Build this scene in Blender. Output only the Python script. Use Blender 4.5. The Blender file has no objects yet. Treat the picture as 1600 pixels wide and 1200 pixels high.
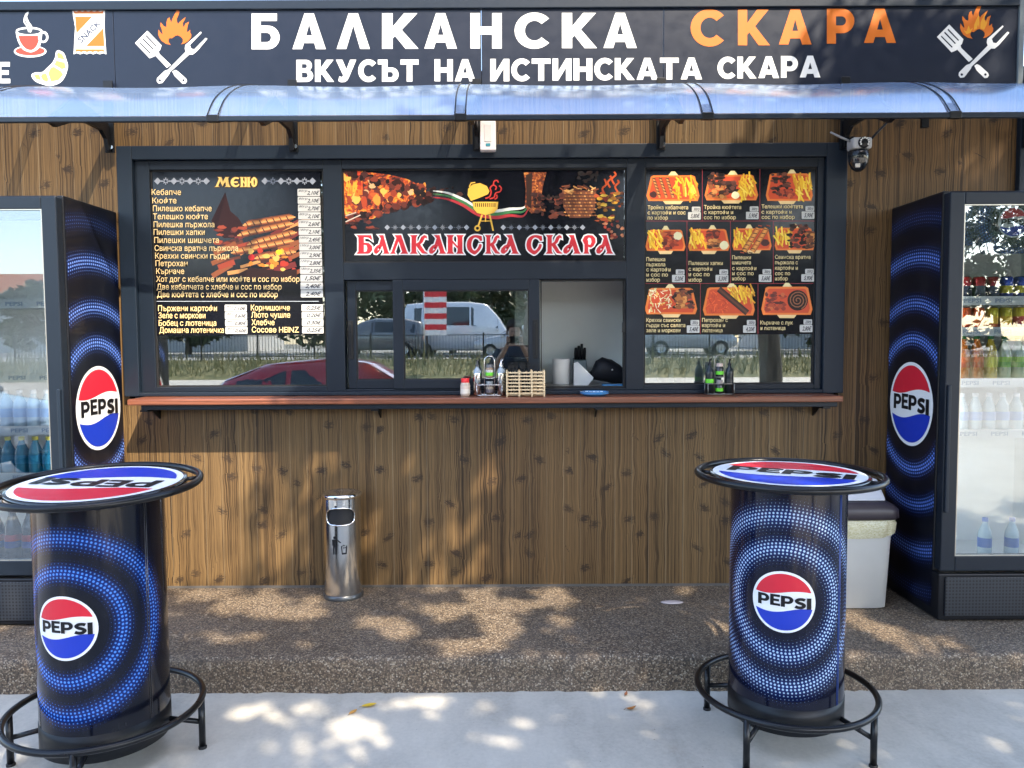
import bpy, bmesh, math, random
from mathutils import Vector, Matrix
from mathutils.geometry import tessellate_polygon
R = math.radians
PI = math.pi
scn = bpy.context.scene
C = scn.collection
random.seed(7)

# ------------------------------------------------------------------ camera
F, PITCH, ROLL, CAMH = 1220.0, .059, .005, 1.58      # focal length in pixels of a 1600 px wide frame
cam_d = bpy.data.cameras.new('camera')
cam_d.sensor_width = 36
cam_d.lens = 36 * F / 1600
cam_d.clip_start = .02
cam_d.clip_end = 2000
cam = bpy.data.objects.new('camera', cam_d)
C.objects.link(cam)
cam.matrix_world = Matrix.Translation((0, 0, CAMH)) @ Matrix.Rotation(PI / 2 - PITCH, 4, 'X') @ Matrix.Rotation(-ROLL, 4, 'Z')
scn.camera = cam
# ------------------------------------------------------------------ sky, sun, exposure
SUN = Vector((.55, -1.0, 1.2)).normalized()
w = bpy.data.worlds.new('World')
scn.world = w
w.use_nodes = True
nt = w.node_tree
sky = nt.nodes.new('ShaderNodeTexSky')
sky.sky_type = 'NISHITA'
sky.sun_disc = False
sky.sun_elevation = math.asin(SUN.z)
sky.sun_rotation = math.atan2(SUN.x, SUN.y)
sky.altitude = 100
sky.air_density = 1.0
sky.dust_density = 1.6
sky.ozone_density = .6
nt.nodes['Background'].inputs['Strength'].default_value = .15
nt.links.new(sky.outputs[0], nt.nodes['Background'].inputs[0])
sl = bpy.data.lights.new('sun', 'SUN')
sl.energy = 2.2
sl.angle = R(.53)
sl.color = (1, .88, .70)
so = bpy.data.objects.new('sun', sl)
C.objects.link(so)
so.location = SUN * 30
so.rotation_euler = SUN.to_track_quat('Z', 'Y').to_euler()
scn.view_settings.view_transform = 'Standard'
scn.view_settings.look = 'None'
scn.view_settings.gamma = 1
scn.view_settings.exposure = 2.5
scn.cycles.max_bounces = 12
scn.cycles.transparent_max_bounces = 24
scn.cycles.glossy_bounces = 6
scn.cycles.caustics_reflective = False
scn.cycles.caustics_refractive = False
scn.cycles.sample_clamp_indirect = 6
scn.cycles.use_denoising = True

# ------------------------------------------------------------------ helpers
def U(u, v, Y):                                       # pixel of the 1600 px photograph -> (x, z) on the vertical plane y = Y
    X, V = u - 800, 600 - v
    cr, sr = math.cos(ROLL), math.sin(ROLL)
    x, y = cr * X + sr * V, -sr * X + cr * V
    cp, sp = math.cos(PITCH), math.sin(PITCH)
    t = Y / (cp + sp * y / F)
    return x / F * t, CAMH + (-sp + cp * y / F) * t

def lin(h):
    if isinstance(h, str):
        h = [int(h[i:i + 2], 16) / 255 for i in (0, 2, 4)]
        return tuple(c / 12.92 if c <= .04045 else ((c + .055) / 1.055) ** 2.4 for c in h)
    return h

class NT:                                              # node-tree shorthand
    def __init__(s, name):
        s.mat = bpy.data.materials.new(name)
        s.mat.use_nodes = True
        s.t = s.mat.node_tree
        s.b = s.t.nodes['Principled BSDF']
    def n(s, typ, **kw):
        nd = s.t.nodes.new('ShaderNode' + typ)
        for k, v in kw.items():
            if k == 'ins':
                for a, b in v.items():
                    s.put(nd.inputs[a], b)
            else:
                setattr(nd, k, v)
        return nd
    def put(s, sock, v):
        if hasattr(v, 'is_output'):
            s.t.links.new(v, sock)
        else:
            if sock.type == 'RGBA' and len(v) == 3:
                v = (*v, 1)
            sock.default_value = v
    def m(s, op, a, b=None, c=None):
        nd = s.n('Math', operation=op)
        for i, x in enumerate((a, b, c)):
            if x is not None:
                s.put(nd.inputs[i], x)
        return nd.outputs[0]
    def noise(s, vec, scale, detail=4, rough=.55, dist=0):
        nd = s.n('TexNoise', ins={'Vector': vec, 'Scale': scale, 'Detail': detail, 'Roughness': rough, 'Distortion': dist})
        return nd.outputs['Fac']
    def ramp(s, fac, stops):
        nd = s.n('ValToRGB')
        s.put(nd.inputs[0], fac)
        e = nd.color_ramp.elements
        while len(e) < len(stops):
            e.new(.5)
        for i, (p, c) in enumerate(stops):
            e[i].position = p
            c = lin(c)
            e[i].color = (*c[:3], 1)
        return nd.outputs[0]
    def mix(s, fac, a, b, mode='MIX'):
        nd = s.n('Mix', data_type='RGBA', blend_type=mode)
        s.put(nd.inputs[0], fac)
        s.put(nd.inputs[6], a)
        s.put(nd.inputs[7], b)
        return nd.outputs[2]
    def obj(s, scale=(1, 1, 1), loc=(0, 0, 0)):
        tc = s.n('TexCoord')
        mp = s.n('Mapping', ins={'Scale': scale, 'Location': loc, 'Vector': tc.outputs['Object']})
        return mp.outputs[0]
    def bump(s, h, strength=.3, dist=.01):
        nd = s.n('Bump', ins={'Height': h, 'Strength': strength, 'Distance': dist})
        s.put(s.b.inputs['Normal'], nd.outputs[0])
    def set(s, **kw):
        for k, v in kw.items():
            s.put(s.b.inputs[k.replace('_', ' ')], v)
        return s.mat

_mats = {}
def flat(col, rough=.45, metal=0, coat=0, var=.06, name=None):   # a paint, print or plastic with slight mottling
    key = (col, rough, metal, coat)
    if key in _mats:
        return _mats[key]
    N = NT(name or 'surface_%d' % len(_mats))
    c = lin(col)
    if var:
        f = N.noise(N.obj(), 9, 5, .6)
        N.set(Base_Color=N.mix(f, tuple(x * (1 - var) for x in c), tuple(min(1, x * (1 + var)) for x in c)))
        g = N.noise(N.obj(), 30, 3)
        N.set(Roughness=N.m('MULTIPLY_ADD', g, .12, max(0, rough - .06)))
    else:
        N.set(Base_Color=c, Roughness=rough)
    N.b.inputs['Specular IOR Level'].default_value = .3 if max(c) < .03 else .45
    N.set(Metallic=float(metal), Coat_Weight=float(coat), Coat_Roughness=.05)
    _mats[key] = N.mat
    return N.mat

ORIG = {}
class MB:
    def __init__(s):
        s.v, s.f, s.mi, s.sm, s.mats = [], [], [], [], []
    def idx(s, mat):
        if mat not in s.mats:
            s.mats.append(mat)
        return s.mats.index(mat)
    def add(s, vs, fs, mat, smooth=False):
        b = len(s.v)
        s.v += [tuple(v) for v in vs]
        i = s.idx(mat)
        for f in fs:
            s.f.append(tuple(b + k for k in f))
            s.mi.append(i)
            s.sm.append(smooth)
        return s
    def box(s, x0, x1, y0, y1, z0, z1, mat):
        vs = [(x, y, z) for x in (x0, x1) for y in (y0, y1) for z in (z0, z1)]
        return s.add(vs, [(0, 1, 3, 2), (4, 6, 7, 5), (0, 4, 5, 1), (2, 3, 7, 6), (0, 2, 6, 4), (1, 5, 7, 3)], mat)
    def hexa(s, lo, hi, mat):                          # two quads, bottom and top, same winding
        return s.add(list(lo) + list(hi), [(3, 2, 1, 0), (4, 5, 6, 7), (0, 1, 5, 4), (1, 2, 6, 5), (2, 3, 7, 6), (3, 0, 4, 7)], mat)
    def tube(s, path, r, mat, n=10, closed=False, smooth=True):
        P = [Vector(p) for p in path]
        N = len(P)
        rr = r if isinstance(r, (list, tuple)) else [r] * N
        vs, nrm = [], None
        for i in range(N):
            a = P[(i - 1) % N] if (closed or i) else P[i]
            b = P[(i + 1) % N] if (closed or i < N - 1) else P[i]
            t = (b - a).normalized()
            if nrm is None:
                nrm = t.orthogonal().normalized()
            nrm = (nrm - t * nrm.dot(t)).normalized()
            bi = t.cross(nrm)
            vs += [P[i] + (nrm * math.cos(2 * PI * k / n) + bi * math.sin(2 * PI * k / n)) * rr[i] for k in range(n)]
        fs = []
        for i in range(N if closed else N - 1):
            j = (i + 1) % N
            for k in range(n):
                l = (k + 1) % n
                fs.append((i * n + k, i * n + l, j * n + l, j * n + k))
        s.add(vs, fs, mat, smooth)
        if not closed:
            b = len(s.v) - len(vs)
            s.f += [tuple(b + k for k in range(n))[::-1], tuple(b + (N - 1) * n + k for k in range(n))]
            s.mi += [s.idx(mat)] * 2
            s.sm += [False] * 2
        return s
    def ring(s, cx, cy, cz, Rr, r, mat, n=64, k=10):
        return s.tube([(cx + Rr * math.cos(2 * PI * i / n), cy + Rr * math.sin(2 * PI * i / n), cz) for i in range(n)], r, mat, k, True)
    def lathe(s, cx, cy, prof, mat, n=32, smooth=True, a0=0, a1=2 * PI, sx=1, sy=1):
        full = abs(a1 - a0 - 2 * PI) < 1e-6
        m = n if full else n + 1
        vs = []
        for r, z in prof:
            vs += [(cx + sx * r * math.cos(a0 + (a1 - a0) * k / n), cy + sy * r * math.sin(a0 + (a1 - a0) * k / n), z) for k in range(m)]
        fs = []
        for i in range(len(prof) - 1):
            for k in range(n):
                l = (k + 1) % m
                fs.append((i * m + k, i * m + l, (i + 1) * m + l, (i + 1) * m + k))
        return s.add(vs, fs, mat, smooth)
    def extrude(s, loops, place, d, mat):              # 2D outline with holes -> slab; place(a, b, depth)
        L = [[Vector((p[0], p[1], 0)) for p in l] for l in loops]
        tri = tessellate_polygon(L)
        flatp = [p for l in L for p in l]
        n = len(flatp)
        vs = [place(p.x, p.y, 0) for p in flatp] + [place(p.x, p.y, d) for p in flatp]
        fs = [tuple(t) for t in tri] + [tuple(k + n for k in t)[::-1] for t in tri]
        o = 0
        for l in L:
            for k in range(len(l)):
                a, b = o + k, o + (k + 1) % len(l)
                fs.append((a, b, b + n, a + n))
            o += len(l)
        return s.add(vs, fs, mat)
    def build(s, name, parent=None, bevel=0, uv=None, weld=False, auto=True):
        me = bpy.data.meshes.new(name)
        o0 = ORIG.get(parent.name, Vector((0, 0, 0))) if parent else Vector((0, 0, 0))
        me.from_pydata([Vector(v) - o0 for v in s.v], [], s.f)
        for m in s.mats:
            me.materials.append(m)
        me.polygons.foreach_set('material_index', s.mi)
        me.polygons.foreach_set('use_smooth', s.sm)
        if uv:
            L = me.uv_layers.new(name='UVMap')
            for lp in me.loops:
                L.data[lp.index].uv = uv(s.v[lp.vertex_index])
        if auto:
            bm = bmesh.new()
            bm.from_mesh(me)
            bmesh.ops.recalc_face_normals(bm, faces=bm.faces)
            bm.to_mesh(me)
            bm.free()
        me.update()
        ob = bpy.data.objects.new(name, me)
        C.objects.link(ob)
        if parent:
            ob.parent = parent
            ORIG[ob.name] = o0
        if bevel:
            md = ob.modifiers.new('edges', 'BEVEL')
            md.width = bevel
            md.segments = 2
            md.limit_method = 'ANGLE'
            md.angle_limit = R(40)
        return ob

def tag(o, label=None, cat=None, group=None, kind=None):
    if label: o['label'] = label
    if cat: o['category'] = cat
    if group: o['group'] = group
    if kind: o['kind'] = kind
    return o

def thing(name, label, cat, loc=(0, 0, 0), group=None):
    o = bpy.data.objects.new(name, None)
    o.empty_display_size = .1
    C.objects.link(o)
    o.location = loc
    ORIG[o.name] = Vector(loc)
    return tag(o, label, cat, group)

def copy_tree(o, parent=None):
    c = o.copy()
    C.objects.link(c)
    if parent: c.parent = parent
    for ch in list(o.children):
        copy_tree(ch, c)
    return c

# ------------------------------------------------------------------ materials
def wood_mat():
    N = NT('wood_print_cladding')
    p = N.obj()
    sx = N.n('SeparateXYZ', ins={0: p})
    x, z = sx.outputs[0], sx.outputs[2]
    B = .097
    bi = N.m('FLOOR', N.m('DIVIDE', x, B))               # narrow board index: own tone and grain offset
    rnd = N.n('TexWhiteNoise', noise_dimensions='1D', ins={'W': bi}).outputs['Value']
    zz = N.m('ADD', z, N.m('MULTIPLY', rnd, 7.3))
    # printed knots, in loose columns
    kv = N.n('Mapping', ins={'Scale': (5.15, 0, 3.6), 'Vector': p}).outputs[0]
    vo = N.n('TexVoronoi', ins={'Vector': kv, 'Scale': 1.0, 'Randomness': .8})
    sp = N.n('SeparateXYZ', ins={0: N.n('VectorMath', operation='SUBTRACT', ins={0: kv, 1: vo.outputs['Position']}).outputs[0]})
    cc = N.n('SeparateColor', ins={0: vo.outputs['Color']}).outputs
    dx, dz = N.m('DIVIDE', sp.outputs[0], 5.15), N.m('DIVIDE', sp.outputs[2], 3.6)      # metres from the knot
    tilt = N.m('MULTIPLY', N.m('SUBTRACT', cc[2], .5), 1.1)
    dz2 = N.m('ADD', dz, N.m('MULTIPLY', dx, tilt))
    kd = N.m('SQRT', N.m('ADD', N.m('POWER', N.m('DIVIDE', dx, .034), 2), N.m('POWER', N.m('DIVIDE', dz2, .026), 2)))
    near = N.m('POWER', 2.718, N.m('MULTIPLY', N.m('MULTIPLY', kd, kd), -.35))
    # grain: long fine dark lines that bend round the knots
    bend = N.m('MULTIPLY', N.m('MULTIPLY', near, dx), .28)
    wav = N.noise(N.n('CombineXYZ', ins={0: N.m('MULTIPLY', x, 9), 1: rnd, 2: N.m('MULTIPLY', zz, 2.6)}).outputs[0], 1, 4)
    gx = N.m('ADD', N.m('SUBTRACT', x, bend), N.m('MULTIPLY', wav, .006))
    g1 = N.noise(N.n('CombineXYZ', ins={0: N.m('MULTIPLY', gx, 165), 1: N.m('MULTIPLY', rnd, 9), 2: N.m('MULTIPLY', zz, .55)}).outputs[0], 1, 3, .6)
    g2 = N.noise(N.n('CombineXYZ', ins={0: N.m('MULTIPLY', gx, 20), 1: 4.0, 2: N.m('MULTIPLY', zz, .8)}).outputs[0], 1, 3, .5)
    g3 = N.noise(N.n('CombineXYZ', ins={0: N.m('MULTIPLY', gx, 420), 1: 2.0, 2: N.m('MULTIPLY', zz, 9)}).outputs[0], 1, 2, .6)
    f = N.m('ADD', N.m('ADD', N.m('MULTIPLY', g1, .66), N.m('MULTIPLY', g3, .20)), N.m('MULTIPLY', g2, .14))
    f = N.m('ADD', f, N.m('MULTIPLY', N.m('SUBTRACT', rnd, .5), .05))
    col = N.ramp(f, [(.36, (.020, .012, .006)), (.44, (.066, .039, .017)), (.49, (.122, .073, .030)), (.60, (.172, .107, .046)), (.70, (.235, .155, .070))])
    # knot strokes: short feathered marks, denser at the heart
    st = N.noise(N.n('CombineXYZ', ins={0: N.m('MULTIPLY', N.m('ADD', dx, N.m('MULTIPLY', dz, .35)), 46), 1: N.m('MULTIPLY', cc[0], 30), 2: N.m('MULTIPLY', dz2, 150)}).outputs[0], 1, 3, .65, .8)
    kk = N.m('MULTIPLY', N.m('SUBTRACT', 1.55, N.m('MULTIPLY', kd, .62)), st)
    kk = N.n('MapRange', interpolation_type='SMOOTHSTEP', ins={0: kk, 1: .42, 2: .68, 3: 0.0, 4: 1.0}).outputs[0]
    kk = N.m('MULTIPLY', kk, N.m('MULTIPLY', N.m('GREATER_THAN', cc[0], .12), N.m('MULTIPLY_ADD', cc[1], .3, .62)))
    col = N.mix(kk, col, (.026, .017, .012))
    # thin joint between boards, some of them pale, some dark
    fr_ = N.m('FRACT', N.m('DIVIDE', x, B))
    j = N.m('GREATER_THAN', N.m('ABSOLUTE', N.m('SUBTRACT', fr_, .5)), .488)
    jc = N.mix(N.m('GREATER_THAN', rnd, .45), (.03, .022, .014), (.33, .27, .18))
    col = N.mix(N.m('MULTIPLY', j, N.m('MULTIPLY_ADD', rnd, .5, .25)), col, jc)
    # wider sheets differ a little in tone
    sh = N.n('TexWhiteNoise', noise_dimensions='1D', ins={'W': N.m('FLOOR', N.m('DIVIDE', N.m('ADD', x, .2), 1.0))}).outputs['Value']
    col = N.mix(N.m('MULTIPLY', sh, .35), col, (.78, .52, .30), 'MULTIPLY')
    N.set(Base_Color=col, Roughness=.5)
    N.b.inputs['Specular IOR Level'].default_value = .3
    N.bump(N.m('SUBTRACT', g1, j), .1, .002)
    return N.mat

def pebble_mat():
    N = NT('washed_pebble')
    p = N.obj()
    vo = N.n('TexVoronoi', ins={'Vector': p, 'Scale': 150.0})
    cs = N.n('SeparateColor', ins={0: vo.outputs['Color']})
    col = N.ramp(cs.outputs[0], [(0, (.045, .032, .022)), (.35, (.115, .078, .048)), (.65, (.21, .150, .095)), (.88, (.31, .238, .158)), (1, (.44, .37, .28))])
    dk = N.m('MINIMUM', N.m('MULTIPLY', N.m('POWER', vo.outputs['Distance'], 2), 1.3), .85)
    col = N.mix(dk, col, (.03, .022, .016))
    st = N.noise(p, 2.2, 5, .65)
    col = N.mix(N.m('MULTIPLY', N.m('SUBTRACT', st, .42), .8), col, (.22, .19, .165))
    N.set(Base_Color=col, Roughness=.72)
    N.bump(N.m('SUBTRACT', 1.0, vo.outputs['Distance']), .6, .004)
    return N.mat

def concrete_mat(base=(.47, .44, .38)):
    N = NT('concrete')
    p = N.obj()
    a = N.noise(p, 1.3, 8, .62)
    b = N.noise(p, 60, 4, .7)
    c = N.noise(N.obj((1, .35, 1)), 7, 5, .6, .6)
    f = N.m('ADD', N.m('MULTIPLY', a, .5), N.m('ADD', N.m('MULTIPLY', b, .22), N.m('MULTIPLY', c, .28)))
    col = N.ramp(f, [(.33, tuple(x * .68 for x in base)), (.5, base), (.68, tuple(min(1, x * 1.25) for x in base))])
    vo = N.n('TexVoronoi', ins={'Vector': p, 'Scale': 9.0})
    sp = N.m('LESS_THAN', vo.outputs['Distance'], .028)
    col = N.mix(N.m('MULTIPLY', sp, .6), col, (.12, .10, .08))
    v2 = N.n('TexVoronoi', ins={'Vector': p, 'Scale': 31.0})
    s2 = N.m('LESS_THAN', v2.outputs['Distance'], N.m('MULTIPLY', N.n('SeparateColor', ins={0: v2.outputs['Color']}).outputs[0], .07))
    col = N.mix(N.m('MULTIPLY', s2, .55), col, (.14, .12, .10))
    stn = N.n('MapRange', interpolation_type='SMOOTHSTEP', ins={0: N.noise(p, .9, 5, .62, .4), 1: .52, 2: .70, 3: 0.0, 4: .34}).outputs[0]
    col = N.mix(stn, col, tuple(x * .55 for x in base))
    N.set(Base_Color=col, Roughness=.8)
    N.bump(N.m('ADD', b, N.m('MULTIPLY', c, .6)), .35, .004)
    return N.mat

def glass_mat(base=.15, tint=(.72, .78, .78), k=1.5):
    N = NT('window_glass')
    fr = N.n('Fresnel', ins={'IOR': 1.5}).outputs[0]
    fac = N.m('MINIMUM', N.m('ADD', N.m('MULTIPLY', fr, k), base), 1.0)
    tr = N.n('BsdfTransparent', ins={0: tint})
    gl = N.n('BsdfGlossy', ins={'Roughness': 0.0, 'Color': (.95, .98, 1)})
    mx = N.n('MixShader', ins={0: fac, 1: tr.outputs[0], 2: gl.outputs[0]})
    N.t.links.new(mx.outputs[0], N.t.nodes['Material Output'].inputs[0])
    return N.mat

def awning_mat(d0=(.075, .135, .25), d1=(.20, .27, .39), name='smoked_polycarbonate'):
    N = NT(name)
    fr = N.n('Fresnel', ins={'IOR': 1.45}).outputs[0]
    d = N.noise(N.obj((2, 10, 10)), 3, 5, .6)
    dif = N.n('BsdfDiffuse', ins={'Color': N.mix(d, d0, d1)})  # blue of the reflected sky is put into the diffuse tint
    tr = N.n('BsdfTransparent', ins={0: (.90, .88, .85)})
    m1 = N.n('MixShader', ins={0: .5, 1: tr.outputs[0], 2: dif.outputs[0]})
    gl = N.n('BsdfGlossy', ins={'Roughness': .22, 'Color': (.84, .92, 1)})
    m2 = N.n('MixShader', ins={0: N.m('MINIMUM', N.m('MULTIPLY', fr, .7), .32), 1: m1.outputs[0], 2: gl.outputs[0]})
    N.t.links.new(m2.outputs[0], N.t.nodes['Material Output'].inputs[0])
    return N.mat

def rings_mat(name, rings, pitch, dot, glow, base=(.004, .006, .014), coat=.6, rough=.25):
    """printed halftone: dots set on concentric circles round the emblem, larger where a ring is strong"""
    N = NT(name)
    uv = N.n('UVMap').outputs[0]
    s = N.n('SeparateXYZ', ins={0: uv})
    u, v = s.outputs[0], s.outputs[1]
    r = N.m('SQRT', N.m('ADD', N.m('MULTIPLY', u, u), N.m('MULTIPLY', v, v)))
    row = pitch * .87
    i = N.m('FLOOR', N.m('DIVIDE', r, row))
    ri = N.m('MULTIPLY', N.m('ADD', i, .5), row)
    n = N.m('ROUND', N.m('DIVIDE', N.m('MULTIPLY', ri, 2 * PI), pitch))
    th = N.m('ADD', N.m('DIVIDE', N.m('ARCTAN2', v, u), 2 * PI), .5)
    ph = N.m('ADD', N.m('MULTIPLY', th, n), N.m('MULTIPLY', N.m('MODULO', i, 2.0), .5))
    al = N.m('MULTIPLY', N.m('SUBTRACT', N.m('FRACT', ph), .5), pitch)
    ra = N.m('SUBTRACT', r, ri)
    d = N.m('SQRT', N.m('ADD', N.m('MULTIPLY', al, al), N.m('MULTIPLY', ra, ra)))
    E = None
    for rk, wk, ak in rings:
        q = N.m('DIVIDE', N.m('SUBTRACT', ri, rk), wk)
        g = N.m('MULTIPLY', N.m('POWER', 2.71828, N.m('MULTIPLY', N.m('MULTIPLY', q, q), -1.0)), ak)
        E = g if E is None else N.m('MAXIMUM', E, g)
    rad = N.m('MULTIPLY', N.m('POWER', E, .6), pitch * .315)
    mask = N.n('MapRange', interpolation_type='SMOOTHSTEP', ins={0: d, 1: N.m('MULTIPLY', rad, .75), 2: N.m('MULTIPLY', rad, 1.15), 3: 1.0, 4: 0.0}).outputs[0]
    bg = N.mix(N.m('MULTIPLY', E, .8), base, glow)
    dc = N.mix(E, tuple(x * .3 for x in dot), dot)
    N.b.inputs['Specular IOR Level'].default_value = .22
    # handling: faint dust film and dulled patches
    du = N.noise(N.obj((1, 1, .5)), 6, 6, .7)
    sc = N.noise(N.obj((60, 60, 6)), 2, 4, .6)
    film = N.m('MULTIPLY', N.m('MAXIMUM', N.m('SUBTRACT', N.m('ADD', N.m('MULTIPLY', du, .75), N.m('MULTIPLY', sc, .25)), .50), 0.0), .16)
    N.set(Base_Color=N.mix(film, N.mix(mask, bg, dc), (.30, .29, .27)), Roughness=N.m('ADD', N.m('MULTIPLY', film, 2.0), rough), Coat_Weight=coat, Coat_Roughness=N.m('MULTIPLY_ADD', du, .12, .0))
    return N.mat

def ember_mat(seed=0, stops=None, scale=22):
    N = NT('printed_food_photo')
    p = N.obj((1, .2, 1), (seed * 3.1, 0, seed))
    a = N.noise(p, scale, 5, .65, 1.2)
    N.set(Base_Color=N.ramp(a, stops or [(.3, '0a0403'), (.42, '4a1206'), (.53, 'b8430c'), (.63, 'ef9a2a'), (.74, 'ffd98a')]), Roughness=.35)
    return N.mat

M_WOOD = wood_mat()
M_PEB = pebble_mat()
M_CON = concrete_mat()
M_GLASS = glass_mat()
M_FGLASS = glass_mat(.05, (.86, .9, .92))
M_AWN = awning_mat()
M_STRIP = awning_mat((.12, .19, .32), (.22, .30, .45), 'joint_plastic')
M_ANT = flat((.008, .0145, .025), .42, name='anthracite_frame')
M_ANT2 = flat((.0065, .0115, .020), .42, name='anthracite_sash')
M_BLACK = flat((.005, .006, .008), .38, name='black_steel')
M_TUBE = flat((.005, .0055, .007), .3, 0, .08, name='black_gloss_tube')
M_RUB = flat((.012, .012, .013), .6)
M_WHITE = flat((.78, .78, .77), .4)
M_STEEL = flat((.58, .58, .57), .16, 1)
M_CHROME = flat((.72, .72, .72), .07, 1)
M_PLAST = flat((.62, .63, .62), .45)

# ------------------------------------------------------------------ plane geometry of the place
YW, YF, ZP, YP = 4.395, 3.807, .16, 3.40               # wall plane, fridge fronts, platform height, platform edge

# ------------------------------------------------------------------ 2D art and lettering
class Art:
    """flat print or cut vinyl on the plane y = Y; pieces laid later sit a hair further out"""
    def __init__(s, Y, T=None, place=None, eps=5e-6):
        s.mb, s.Y, s.T, s.k, s.place, s.eps = MB(), Y, T, 0, place, eps
    def at(s, p, k):
        if s.T: p = s.T(*p)
        if s.place: return s.place(p[0], p[1], k * s.eps)
        x, z = U(p[0], p[1], s.Y)
        return (x, s.Y - k * s.eps, z)
    def poly(s, pts, mat, holes=()):
        loops = [[Vector((p[0], p[1], 0)) for p in l] for l in [pts] + list(holes)]
        try:
            tri = tessellate_polygon(loops)
        except Exception:
            return
        fl = [p for l in loops for p in l]
        s.k += 1
        vs = [s.at((p.x, p.y), s.k) for p in fl]
        s.mb.add(vs, [tuple(t) for t in tri], flat(mat) if not isinstance(mat, bpy.types.Material) else mat)
    def rect(s, x0, y0, x1, y1, mat):
        s.poly([(x0, y0), (x1, y0), (x1, y1), (x0, y1)], mat)
    def rrect(s, x0, y0, x1, y1, r, mat):
        s.poly(rrect(x0, y0, x1, y1, r), mat)
    def disc(s, cx, cy, rx, mat, ry=None, n=28):
        s.poly(arc(cx, cy, rx, 0, 360, n, ry)[:-1], mat)
    def line(s, pts, wd, mat):
        s.poly(ribbon(pts, wd), mat)
    def glyphs(s, items, mat, grow=0):
        """items: (glyph, x0, y_top, x1, y_bottom)"""
        for g, x0, y0, x1, y1 in items:
            for L in GLY[g]:
                outer, holes = L[0], L[1:]
                W = GW[g]
                f = lambda p: (x0 + p[0] / W * (x1 - x0), y1 + (p[1]) * (y0 - y1))
                o = [f(p) for p in outer]
                hs = [[f(p) for p in h] for h in holes]
                if grow:
                    o = offset(o, grow)
                    hs = [offset(h, -grow) for h in hs]
                    hs = [h for h in hs if area(h) > grow * grow * 2]
                s.poly(o, mat, hs)
    def text(s, st, x0, yb, x1, h, mat, bold=.0, shear=0):
        vs, fs, w_, h_ = text_mesh(st, bold)
        s.k += 1
        sx = (x1 - x0) / w_
        out = []
        for x, y in vs:
            out.append(s.at((x0 + (x + shear * y) * sx, yb - y * h), s.k))
        s.mb.add(out, fs, flat(mat) if not isinstance(mat, bpy.types.Material) else mat)
    def build(s, name, parent=None):
        return s.mb.build(name, parent, auto=False)

def area(p):
    return abs(sum(p[i][0] * p[(i + 1) % len(p)][1] - p[(i + 1) % len(p)][0] * p[i][1] for i in range(len(p)))) / 2

def offset(p, d):
    n = len(p)
    sg = sum(p[i][0] * p[(i + 1) % n][1] - p[(i + 1) % n][0] * p[i][1] for i in range(n))
    sg = 1 if sg > 0 else -1
    out = []
    for i in range(n):
        a, b, c = Vector(p[i - 1]), Vector(p[i]), Vector(p[(i + 1) % n])
        e1, e2 = (b - a), (c - b)
        if e1.length < 1e-9 or e2.length < 1e-9:
            out.append(tuple(b)); continue
        n1 = Vector((e1.y, -e1.x)).normalized() * sg
        n2 = Vector((e2.y, -e2.x)).normalized() * sg
        m = n1 + n2
        if m.length < .3: m = n1 * 1.0
        m.normalize()
        k = min(1 / max(.4, m.dot(n1)), 2.0)
        out.append(tuple(b + m * d * k))
    return out

def arc(cx, cy, r, a0, a1, n=10, ry=None):
    ry = r if ry is None else ry
    return [(cx + r * math.cos(R(a0 + (a1 - a0) * i / n)), cy + ry * math.sin(R(a0 + (a1 - a0) * i / n))) for i in range(n + 1)]

def rrect(x0, y0, x1, y1, r, n=4):
    return arc(x1 - r, y1 - r, r, 0, 90, n) + arc(x0 + r, y1 - r, r, 90, 180, n) + arc(x0 + r, y0 + r, r, 180, 270, n) + arc(x1 - r, y0 + r, r, 270, 360, n)

def ribbon(pts, wd):
    P = [Vector(p) for p in pts]
    n = len(P)
    ww = wd if isinstance(wd, (list, tuple)) else [wd] * n
    Lf, Rt = [], []
    for i in range(n):
        t = (P[min(i + 1, n - 1)] - P[max(i - 1, 0)])
        t = t.normalized() if t.length else Vector((1, 0))
        nn = Vector((-t.y, t.x)) * ww[i] / 2
        Lf.append(tuple(P[i] + nn)); Rt.append(tuple(P[i] - nn))
    return Lf + Rt[::-1]

def smooth(pts, k=5):                                   # Catmull-Rom through points
    P = [Vector(p) for p in pts]
    out = []
    for i in range(len(P) - 1):
        a, b, c, d = P[max(i - 1, 0)], P[i], P[i + 1], P[min(i + 2, len(P) - 1)]
        for j in range(k):
            t = j / k
            out.append(tuple(.5 * ((2 * b) + (c - a) * t + (2 * a - 5 * b + 4 * c - d) * t * t + (3 * b - a - 3 * c + d) * t ** 3)))
    out.append(tuple(P[-1]))
    return out

_tc = {}
def text_mesh(st, bold):
    if (st, bold) in _tc: return _tc[(st, bold)]
    cu = bpy.data.curves.new('t', 'FONT')
    cu.body = st
    cu.resolution_u = 2
    cu.offset = bold
    ob = bpy.data.objects.new('t', cu)
    me = ob.to_mesh()
    vs = [(v.co.x, v.co.y) for v in me.vertices]
    fs = [tuple(p.vertices) for p in me.polygons]
    ob.to_mesh_clear()
    bpy.data.objects.remove(ob)
    bpy.data.curves.remove(cu)
    x0 = min(v[0] for v in vs); x1 = max(v[0] for v in vs)
    vs = [(x - x0, y / .7) for x, y in vs]
    _tc[(st, bold)] = (vs, fs, x1 - x0, 1)
    return _tc[(st, bold)]

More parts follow.
